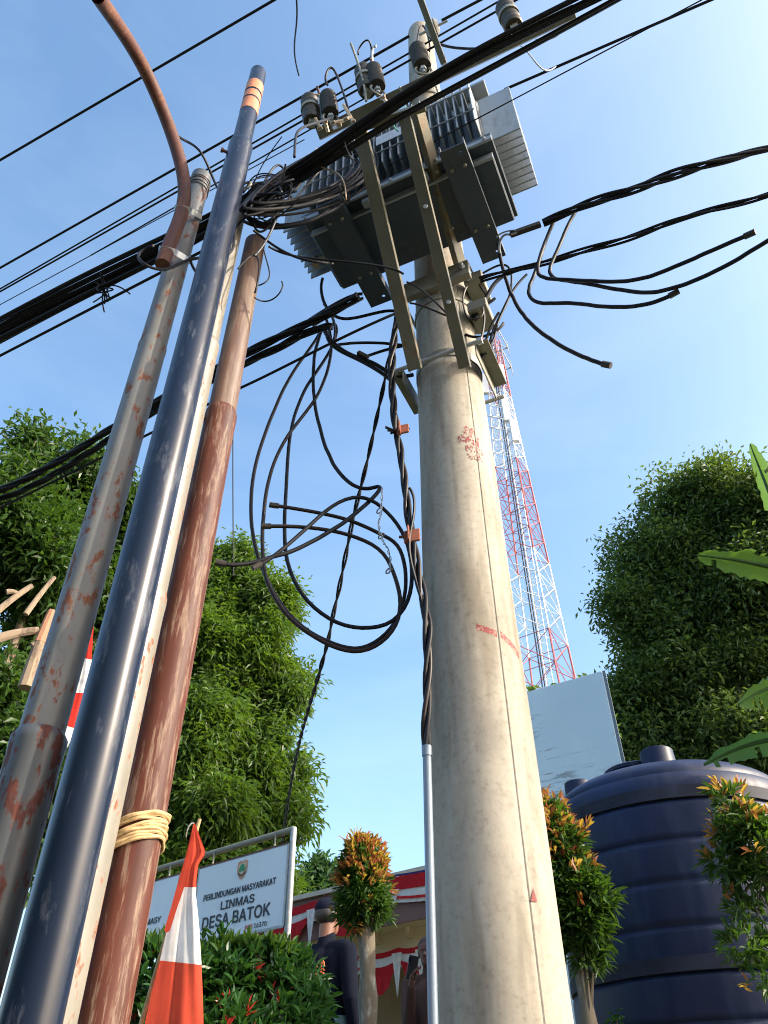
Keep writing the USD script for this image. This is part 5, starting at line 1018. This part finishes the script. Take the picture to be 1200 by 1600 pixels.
part(flag, 'red_top', grid(V[:15]), FLAGORANGE, 60); part(flag, 'white_middle', grid(V[14:27]), WHITE, 60); part(flag, 'red_bottom', grid(V[26:]), FLAGORANGE, 60)
V2 = ribbon([(at(*a, HFp - 0.05), at(*b, HFp - 0.05)) for a, b in (((304, 1290), (305, 1292)), ((291, 1335), (300, 1345)), ((279, 1375), (290, 1380)), ((268, 1415), (277, 1418)), ((259, 1445), (265, 1455)), ((257, 1452), (259, 1458)))], 6, 0.003, 4)
part(flag, 'red_fold', grid(V2), FLAGORANGE, 60)
part(flag, 'tie_string', tube(spline([at(303, 1286, HFp - 0.03), at(296, 1290, HFp - 0.04), at(292, 1300, HFp - 0.03), at(291, 1308, HFp - 0.02)], 12), 0.0025, 5), plain('white_string', (0.6, 0.55, 0.5), 0.7))
HG = 3.4
flag2 = thing('flag', 'narrow red and white flag seen between the grey pole and the navy pole', 'flag', [at(70, 1250, HG)[0], at(70, 1250, HG)[1], 0.6])
s0, s1 = at(146, 962, HG), at(70, 1230, HG); sd = nrm(s1 - s0); part(flag2, 'stick', tube([s0, s0 + sd * (s0[2] - 0.6) / -sd[2]], 0.008, 8), STRAW)
rows = [((142, 965), (147, 966)), ((131, 1010), (144, 1015)), ((122, 1050), (141, 1060)), ((112, 1085), (133, 1090)), ((104, 1115), (122, 1135)), ((94, 1145), (112, 1155)), ((86, 1180), (104, 1170)), ((84, 1192), (96, 1180))]
V = ribbon([(at(*a, HG), at(*b, HG)) for a, b in rows], 12, 0.008, 7, 3)
part(flag2, 'red_top', grid(V[:11]), RED, 60); part(flag2, 'white_middle', grid(V[10:20]), WHITE, 60); part(flag2, 'red_middle', grid(V[19:29]), RED, 60); part(flag2, 'white_bottom', grid(V[28:]), WHITE, 60)

# ================================================================== BUILDING WITH BUNTING
ZE = 4.15
e0, e1 = atZ(443, 1413, ZE), atZ(665, 1362, ZE); fu = nrm(e1 - e0); fn = np.cross(ZUP, fu); fn = fn if fn[1] > 0 else -fn
E0 = e0 - fu * 2.0; LE = float(np.linalg.norm(e1 - e0)) + 2.0 + 1.2
house = thing('low_building', 'low cream building with brown fascia hung with bunting', 'building', [*(E0 + fu * LE / 2 + fn * 3)[:2], TERR])
def hb_(u0, u1, n0, n1, z0, z1, bev=0.0): return box(E0 + fu * (u0 + u1) / 2 + fn * (n0 + n1) / 2 + ZUP * ((z0 + z1) / 2 - E0[2]), fu, fn, ZUP, u1 - u0, n1 - n0, z1 - z0, bev)
rf = on_axes(trimesh.creation.extrude_polygon(sg.Polygon([(-0.05, 0), (3.6, 0.38), (3.6, 0.46), (-0.05, 0.06)]), LE, engine='earcut'), E0, fn, ZUP, fu)
part(house, 'roof', rf, ROOFM, False)
part(house, 'fascia', hb_(0, LE, 0.0, 0.03, ZE - 0.52, ZE - 0.005), FASCIA, False)
part(house, 'soffit', hb_(0, LE, 0.03, 1.3, ZE - 0.50, ZE - 0.46), WALL, False)
part(house, 'beam', hb_(0, LE, 0.42, 0.62, ZE - 0.86, ZE - 0.50), WALL, False)
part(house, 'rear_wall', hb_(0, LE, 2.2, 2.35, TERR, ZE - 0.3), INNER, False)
part(house, 'ceiling', hb_(0, LE, 1.3, 2.2, ZE - 0.50, ZE - 0.46), WALL, False)
for n0 in (3.05 - 0.9, 0): pass
cu = float(np.dot(atZ(658, 1500, 3.2) - E0, fu))
colx = at(659, 1540, float(np.hypot(*(E0 + fu * cu + fn * 0.52)[:2])))
cu = float(np.dot(colx - E0, fu))
for u in (cu - 3.0, cu): part(house, 'column', hb_(u - 0.13, u + 0.15, 0.40, 0.64, TERR, ZE - 0.86, 0.01), WALL, False)
for u in np.arange(0.6, LE, 0.55): part(house, 'rafter_end', hb_(u, u + 0.06, 0.30, 0.42, ZE - 0.62, ZE - 0.50), WALL, False)
part(house, 'side_wall', hb_(LE - 0.15, LE, 0.5, 3.5, TERR, ZE - 0.3), WALL, False)
part(house, 'back_wall', hb_(0, LE, 3.35, 3.5, TERR, ZE + 0.2), WALL, False)
def swag(name, label, p, q, drop, band=0.10, tail=None, dirn=None, reds=BUNT_RED, whites=BUNT_WHITE, group=None, trim=False):
    """one length of bunting between p and q: red band, white pleated band, hanging scallop, white tail"""
    p, q = np.asarray(p), np.asarray(q); L = np.linalg.norm(q - p); u = nrm(q - p); n_ = np.cross(u, ZUP); n_ = n_ if np.dot(n_, CAM - p) > 0 else -n_
    t = thing(name, label, 'bunting', (p + q) / 2 - ZUP * drop, group=group); x = np.linspace(0, 1, 28)
    def strip(top, bot, push, m, nm, pl=0.010):
        v = np.zeros((7, 28, 3))
        for a in range(7):
            s = a / 6
            for k in range(28):
                h = top(x[k]) + (bot(x[k]) - top(x[k])) * s; v[a, k] = p + u * L * x[k] - ZUP * h + n_ * (push + pl * s * math.sin(x[k] * L * 55 + s))
        part(t, nm, grid(v), m, 60)
    sag = lambda z: 0.03 * 4 * z * (1 - z)
    strip(lambda z: sag(z), lambda z: sag(z) + band, 0.02, reds, 'red_band', 0.004)
    sc = lambda z: sag(z) + band + 0.09 + 0.03 * math.sin(math.pi * z)
    strip(lambda z: sag(z) + band, lambda z: sc(z) + 0.05, 0.012, whites, 'white_band')
    strip(lambda z: sc(z) - 0.02, lambda z: max(sc(z) + 0.01, sag(z) + band + (drop - band) * (math.sin(math.pi * z) ** 0.8)), 0.026, reds, 'red_scallop')
    if trim: strip(lambda z: sag(z) - 0.022, lambda z: sag(z), 0.022, BUNT_BLUE, 'blue_trim', 0.0)
    for z in (tail or []):
        v = np.zeros((8, 6, 3))
        for a in range(8):
            for k in range(6):
                w = 0.16 * (1 - a / 7.5); v[a, k] = p + u * (L * z + w * (k / 5 - 0.5)) - ZUP * (band + (drop * 1.15 - band) * a / 7) + n_ * (0.034 + 0.006 * math.sin(k * 2.5))
        part(t, 'white_tail', grid(v), whites, 60)
def ue(px, py, z): return float(np.dot(atZ(px, py, z) - E0, fu))
fas = lambda u, dz=0.0: E0 + fu * u - fn * 0.03 - ZUP * dz
u_a, u_b, u_c = ue(443, 1413, ZE), ue(530, 1393, ZE), ue(622, 1372, ZE)
w_ = u_b - u_a
swag('bunting', 'red and white bunting on the fascia left of the person in navy', fas(u_a - 0.25, 0.06), fas(u_a + 0.95 * w_ * 0.6, 0.06), 0.46, tail=[0.02], group=None)
swag('bunting', 'red and white bunting on the fascia behind the cap of the person', fas(u_a + 0.95 * w_ * 0.6, 0.06), fas(u_c - 0.05, 0.02), 0.50, tail=[0.0])
swag('bunting', 'red bunting swag with a white frill high beside the conduit', fas(u_c - 0.05, -0.015), fas(u_c + 1.35, -0.015), 0.30, band=0.16, tail=[0.02], trim=True)
swag('bunting', 'red and white bunting on the fascia behind the sign board', fas(u_a - 1.5, 0.06), fas(u_a - 0.25, 0.06), 0.46, tail=[0.0])
bm = lambda px, py, z: E0 + fu * float(np.dot(at(px, py, float(np.hypot(*(E0 + fu * ue(px, 1380, ZE) + fn * 0.4)[:2]))) - E0, fu)) + fn * 0.38 + ZUP * (z - E0[2])
zb2 = ZE - 0.70
p_a, p_b, p_c, p_d = bm(505, 1465, zb2), bm(553, 1455, zb2), bm(617, 1450, zb2), bm(668, 1442, zb2)
swag('bunting', 'red and white bunting on the porch beam right of the person in navy', p_a, p_b, 0.18, band=0.05, tail=[1.0])
swag('bunting', 'red and white bunting on the porch beam behind the bare shrub trunk', p_b, p_c, 0.46, band=0.06, tail=[0.98])
swag('bunting', 'red and white bunting on the porch beam beside the conduit', p_c, p_d, 0.36, band=0.06, tail=[0.8])
zr3 = 2.62
rw = lambda u: E0 + fu * u + fn * 2.17 + ZUP * (zr3 - E0[2])
ur = float(np.dot(p_b - E0, fu)) + 0.1
swag('bunting', 'shaded dark red bunting on the rear wall left of the shrub trunk', rw(ur - 1.5), rw(ur + 0.1), 0.42, band=0.16)
swag('bunting', 'shaded dark red bunting on the rear wall beside the cream column', rw(ur + 0.1), rw(ur + 1.9), 0.42, band=0.16)

# ================================================================== PEOPLE
def skin(bones, refine=0.02, it=12):
    """one continuous body: hulls of spheres along bones (joint, radius, joint, radius), joined, refined and smoothed"""
    mf = None
    for a, ra, b, rb in bones:
        h = m3.Manifold.batch_hull([m3.Manifold.sphere(ra, 20).translate(list(map(float, a))), m3.Manifold.sphere(rb, 20).translate(list(map(float, b)))])
        mf = h if mf is None else mf + h
    mf = mf.refine_to_length(refine); me = mf.to_mesh(); t = trimesh.Trimesh(np.array(me.vert_properties[:, :3]), np.array(me.tri_verts), process=True)
    trimesh.smoothing.filter_taubin(t, iterations=it); return t
def place(mesh, o, fwd):
    f = nrm([fwd[0], fwd[1], 0]); r = np.array([f[1], -f[0], 0]); return on_axes(mesh, o, r, f, ZUP)   # local x = the person's right, y = ahead
def ellip(c, r, n=3):
    s = trimesh.creation.icosphere(n); s.vertices = s.vertices * np.array(r) + np.array(c); return s
def hand(wrist, d, palm_n, thumb, sc=1.0, curl=0.35):
    """palm, four fingers and a thumb from the wrist along d"""
    d = nrm(d); pn = nrm(palm_n - d * np.dot(palm_n, d)); s = np.cross(d, pn) * thumb; b = []; w = np.asarray(wrist, float)
    b.append((w, 0.025 * sc, w + d * 0.05 * sc + s * 0.015, 0.022 * sc)); b.append((w, 0.025 * sc, w + d * 0.08 * sc - s * 0.02, 0.018 * sc)); b.append((w + d * 0.03, 0.022 * sc, w + d * 0.085 * sc + s * 0.02, 0.018 * sc))
    for q, (o, L) in enumerate(((0.030, 0.072), (0.010, 0.080), (-0.010, 0.074), (-0.028, 0.058))):
        k = w + d * 0.085 * sc + s * o * sc; d1 = nrm(d + pn * curl); m = k + d1 * L * 0.55 * sc; d2 = nrm(d1 + pn * curl * 1.8); b += [(k, 0.0095 * sc, m, 0.0085 * sc), (m, 0.0085 * sc, m + d2 * L * 0.5 * sc, 0.0075 * sc)]
    k = w + d * 0.03 * sc + s * 0.028 * sc; m = k + nrm(d * 0.6 + s * 0.8 + pn * 0.3) * 0.045 * sc; b += [(k, 0.013 * sc, m, 0.0105 * sc), (m, 0.0105 * sc, m + nrm(d * 0.9 + s * 0.2 + pn * 0.5) * 0.032 * sc, 0.009 * sc)]
    return skin(b, 0.004, 6)
def head_mesh():
    """head at the origin of the neck top, looking along +y"""
    b = [((0, -0.005, 0.135), 0.082, (0, 0.02, 0.125), 0.078), ((0, 0.02, 0.13), 0.072, (0, 0.055, 0.035), 0.045), ((0, 0.0, 0.05), 0.055, (0, 0.03, 0.05), 0.05), ((0, 0.085, 0.10), 0.012, (0, 0.108, 0.078), 0.013), ((0, -0.005, 0.06), 0.055, (0, -0.012, -0.06), 0.055)]
    for s in (-1, 1): b += [((s * 0.082, -0.005, 0.115), 0.012, (s * 0.080, 0.0, 0.082), 0.010), ((s * 0.088, -0.014, 0.122), 0.008, (s * 0.088, -0.015, 0.095), 0.008), ((s * 0.03, 0.085, 0.058 + 0.065), 0.010, (s * 0.012, 0.09, 0.122), 0.009)]
    b += [((-0.02, 0.088, 0.052), 0.008, (0.02, 0.088, 0.052), 0.008), ((-0.02, 0.086, 0.040), 0.008, (0.02, 0.086, 0.040), 0.008)]
    return skin(b, 0.008, 5)
HP = 6.25
pc = at(512, 1440, HP); po = np.array([pc[0], pc[1], TERR]); ztp_ = at(510, 1405, HP)[2]; k_ = (ztp_ - TERR) / 1.76
fw = nrm([0.62, 0.78, 0])
per = thing('person', 'person in navy jacket and dark cap standing turned away, by the clipped shrub', 'person', po)
def scl(m): m = trimesh.Trimesh(np.array(m.vertices) * k_, m.faces, process=False); return place(m, po, fw)
body = [((-0.17, 0, 1.40), 0.075, (0.17, 0, 1.40), 0.075), ((0, 0.0, 1.30), 0.15, (0, 0.02, 1.15), 0.15), ((-0.10, 0, 1.33), 0.115, (-0.09, 0.02, 1.05), 0.115), ((0.10, 0, 1.33), 0.115, (0.09, 0.02, 1.05), 0.115), ((-0.08, 0.01, 1.1), 0.125, (-0.08, 0.0, 0.93), 0.13), ((0.08, 0.01, 1.1), 0.125, (0.08, 0, 0.93), 0.13), ((0, -0.01, 1.42), 0.075, (0, 0.0, 1.50), 0.062)]
for s in (-1, 1):
    sh, el, wr = np.array([s * 0.205, -0.005, 1.39]), np.array([s * 0.265, -0.035, 1.10]), np.array([s * 0.255, 0.045, 0.86])
    body += [(sh, 0.070, el, 0.055), (el, 0.054, wr, 0.040)]
part(per, 'jacket', scl(skin(body, 0.018, 10)), NAVYCLOTH, 60)
legs = [((-0.08, 0, 0.93), 0.118, (0.08, 0, 0.93), 0.118)]
for s in (-1, 1): legs += [((s * 0.095, 0, 0.9), 0.105, (s * 0.10, 0.02, 0.50), 0.072), ((s * 0.10, 0.02, 0.5), 0.070, (s * 0.105, -0.01, 0.10), 0.052)]
part(per, 'trousers', scl(skin(legs, 0.018, 8)), NAVYCLOTH, 60)
for s in (-1, 1): part(per, 'shoe', scl(skin([((s * 0.105, -0.05, 0.045), 0.045, (s * 0.115, 0.14, 0.035), 0.038)], 0.015, 4)), PORC2, 60)
bl = []
for g in np.linspace(0, 2 * np.pi, 40, endpoint=False): bl.append((0.222 * math.cos(g), 0.145 * math.sin(g)))
belt = trimesh.creation.extrude_polygon(sg.Polygon(bl).difference(sg.Polygon(np.array(bl) * 0.9)), 0.085, engine='earcut'); belt.apply_translation([0, 0.005, 0.915]); part(per, 'belt', scl(belt), TEALCLOTH, 40)
hd = head_mesh(); hd.vertices += np.array([0, 0.0, 1.53]); part(per, 'head', scl(hd), SKIN, 60)
hr = ellip((0, -0.018, 1.655), (0.089, 0.090, 0.075)); hr.vertices[:, 1] = np.minimum(hr.vertices[:, 1], 0.02); part(per, 'hair', scl(hr), HAIR, 60)
cp_ = ellip((0, 0.0, 1.690), (0.095, 0.108, 0.078)); vz = cp_.vertices; vz[:, 2] = np.maximum(vz[:, 2], 1.675); cap = part(per, 'cap', scl(cp_), CAPCLOTH, 60)
vis = trimesh.creation.extrude_polygon(affinity.scale(sg.Point(0, 0).buffer(0.085), 1, 1.0).intersection(sg.box(-0.1, -0.01, 0.1, 0.1)), 0.008, engine='earcut'); vis.apply_translation([0, 0.085, 1.672]); part(cap, 'visor', scl(vis), CAPCLOTH, False)
for s in (-1, 1): part(per, 'hand', scl(hand((s * 0.255, 0.05, 0.86), np.array([0, 0.12, -1.0]), np.array([-s, 0.2, 0]), s * -1.0)), SKIN, 60)
for q, (txt, zz, xx) in enumerate((('A', 1.285, 0.10), ('S', 1.225, 0.10), ('I', 1.245, 0.045))):
    g = meshkit.text_mesh(txt, 0.05, 0.006, True); v = np.array(g.vertices); g.vertices = np.c_[-(v[:, 0]) * -1 + xx - 0.02, -0.150 - v[:, 2] * 1.0 + 0.0, v[:, 1] + zz]; part(per, 'back_lettering', scl(g), ORANGETXT, False)
# second person, mostly hidden by the conduit and the pole, holding a phone up
H2 = 5.6; q_ = at(670, 1495, H2); fw2 = nrm([-0.35, -0.93, 0]); o2 = np.array([q_[0], q_[1], TERR]); k2 = (at(660, 1462, H2)[2] - TERR) / 1.70
per2 = thing('person', 'person half hidden behind the conduit, holding up a dark phone', 'person', o2)
def scl2(m): m = trimesh.Trimesh(np.array(m.vertices) * k2, m.faces, process=False); return place(m, o2, fw2)
eh = np.array([0.13, 0.17, 1.05]); wr2 = np.array([0.055, 0.29, 1.30])
body = [((-0.15, 0, 1.36), 0.07, (0.15, 0, 1.36), 0.07), ((0, 0, 1.28), 0.13, (0, 0.01, 0.95), 0.13), ((-0.08, 0, 1.28), 0.10, (-0.08, 0, 0.95), 0.115), ((0.08, 0, 1.28), 0.10, (0.08, 0, 0.95), 0.115), ((0, 0, 1.36), 0.07, (0, 0, 1.45), 0.055), ((0.18, 0, 1.36), 0.062, eh, 0.050), (eh, 0.050, wr2, 0.033), ((-0.18, 0, 1.36), 0.062, (-0.22, -0.02, 1.08), 0.05), ((-0.22, -0.02, 1.08), 0.048, (-0.21, 0.06, 0.85), 0.036)]
part(per2, 'shirt', scl2(skin(body, 0.018, 8)), BROWNCLOTH, 60)
legs = [((s * 0.09, 0, 0.9), 0.10, (s * 0.095, 0.01, 0.5), 0.07) for s in (-1, 1)] + [((s * 0.095, 0.01, 0.5), 0.068, (s * 0.1, 0, 0.08), 0.05) for s in (-1, 1)] + [((-0.08, 0, 0.92), 0.11, (0.08, 0, 0.92), 0.11)]
part(per2, 'trousers', scl2(skin(legs, 0.02, 8)), NAVYCLOTH, 60)
for s in (-1, 1): part(per2, 'shoe', scl2(skin([((s * 0.10, -0.05, 0.045), 0.045, (s * 0.11, 0.14, 0.035), 0.038)], 0.015, 4)), PORC2, 60)
hd = head_mesh(); hd.vertices += np.array([0, 0, 1.47]); part(per2, 'head', scl2(hd), SKIN2, 60)
hr = ellip((0, -0.012, 1.605), (0.092, 0.100, 0.098)); vz = hr.vertices; vz[:, 1] = np.where(vz[:, 2] < 1.62, np.minimum(vz[:, 1], 0.01), vz[:, 1]); part(per2, 'hair', scl2(hr), plain('dark_brown_hair', (0.035, 0.018, 0.015), 0.6), 60)
part(per2, 'hand', scl2(hand(wr2, np.array([-0.25, 0.25, 1.0]), np.array([-1.0, -0.2, 0]), 1.0, curl=0.5)), SKIN2, 60)
part(per2, 'hand', scl2(hand((-0.21, 0.065, 0.85), np.array([0, 0.1, -1.0]), np.array([1.0, 0.2, 0]), 1.0)), SKIN2, 60)
ph = box(np.array([0.03, 0.32, 1.43]), nrm([1, 0, 0.25]), np.array([0, 1, 0.0]), nrm([-0.25, 0, 1]), 0.078, 0.010, 0.16, 0.003)
pt_ = thing('phone', 'black phone in the raised hand beside the conduit', 'phone', scl2(ph).vertices.mean(0)); part(pt_, 'body', scl2(ph), PHONE, False)
ls = box(np.array([0.045, 0.326, 1.485]), nrm([1, 0, 0.25]), np.array([0, 1, 0.0]), nrm([-0.25, 0, 1]), 0.022, 0.004, 0.03, 0.001); part(pt_, 'camera_lens', scl2(ls), CAPCLOTH, False)
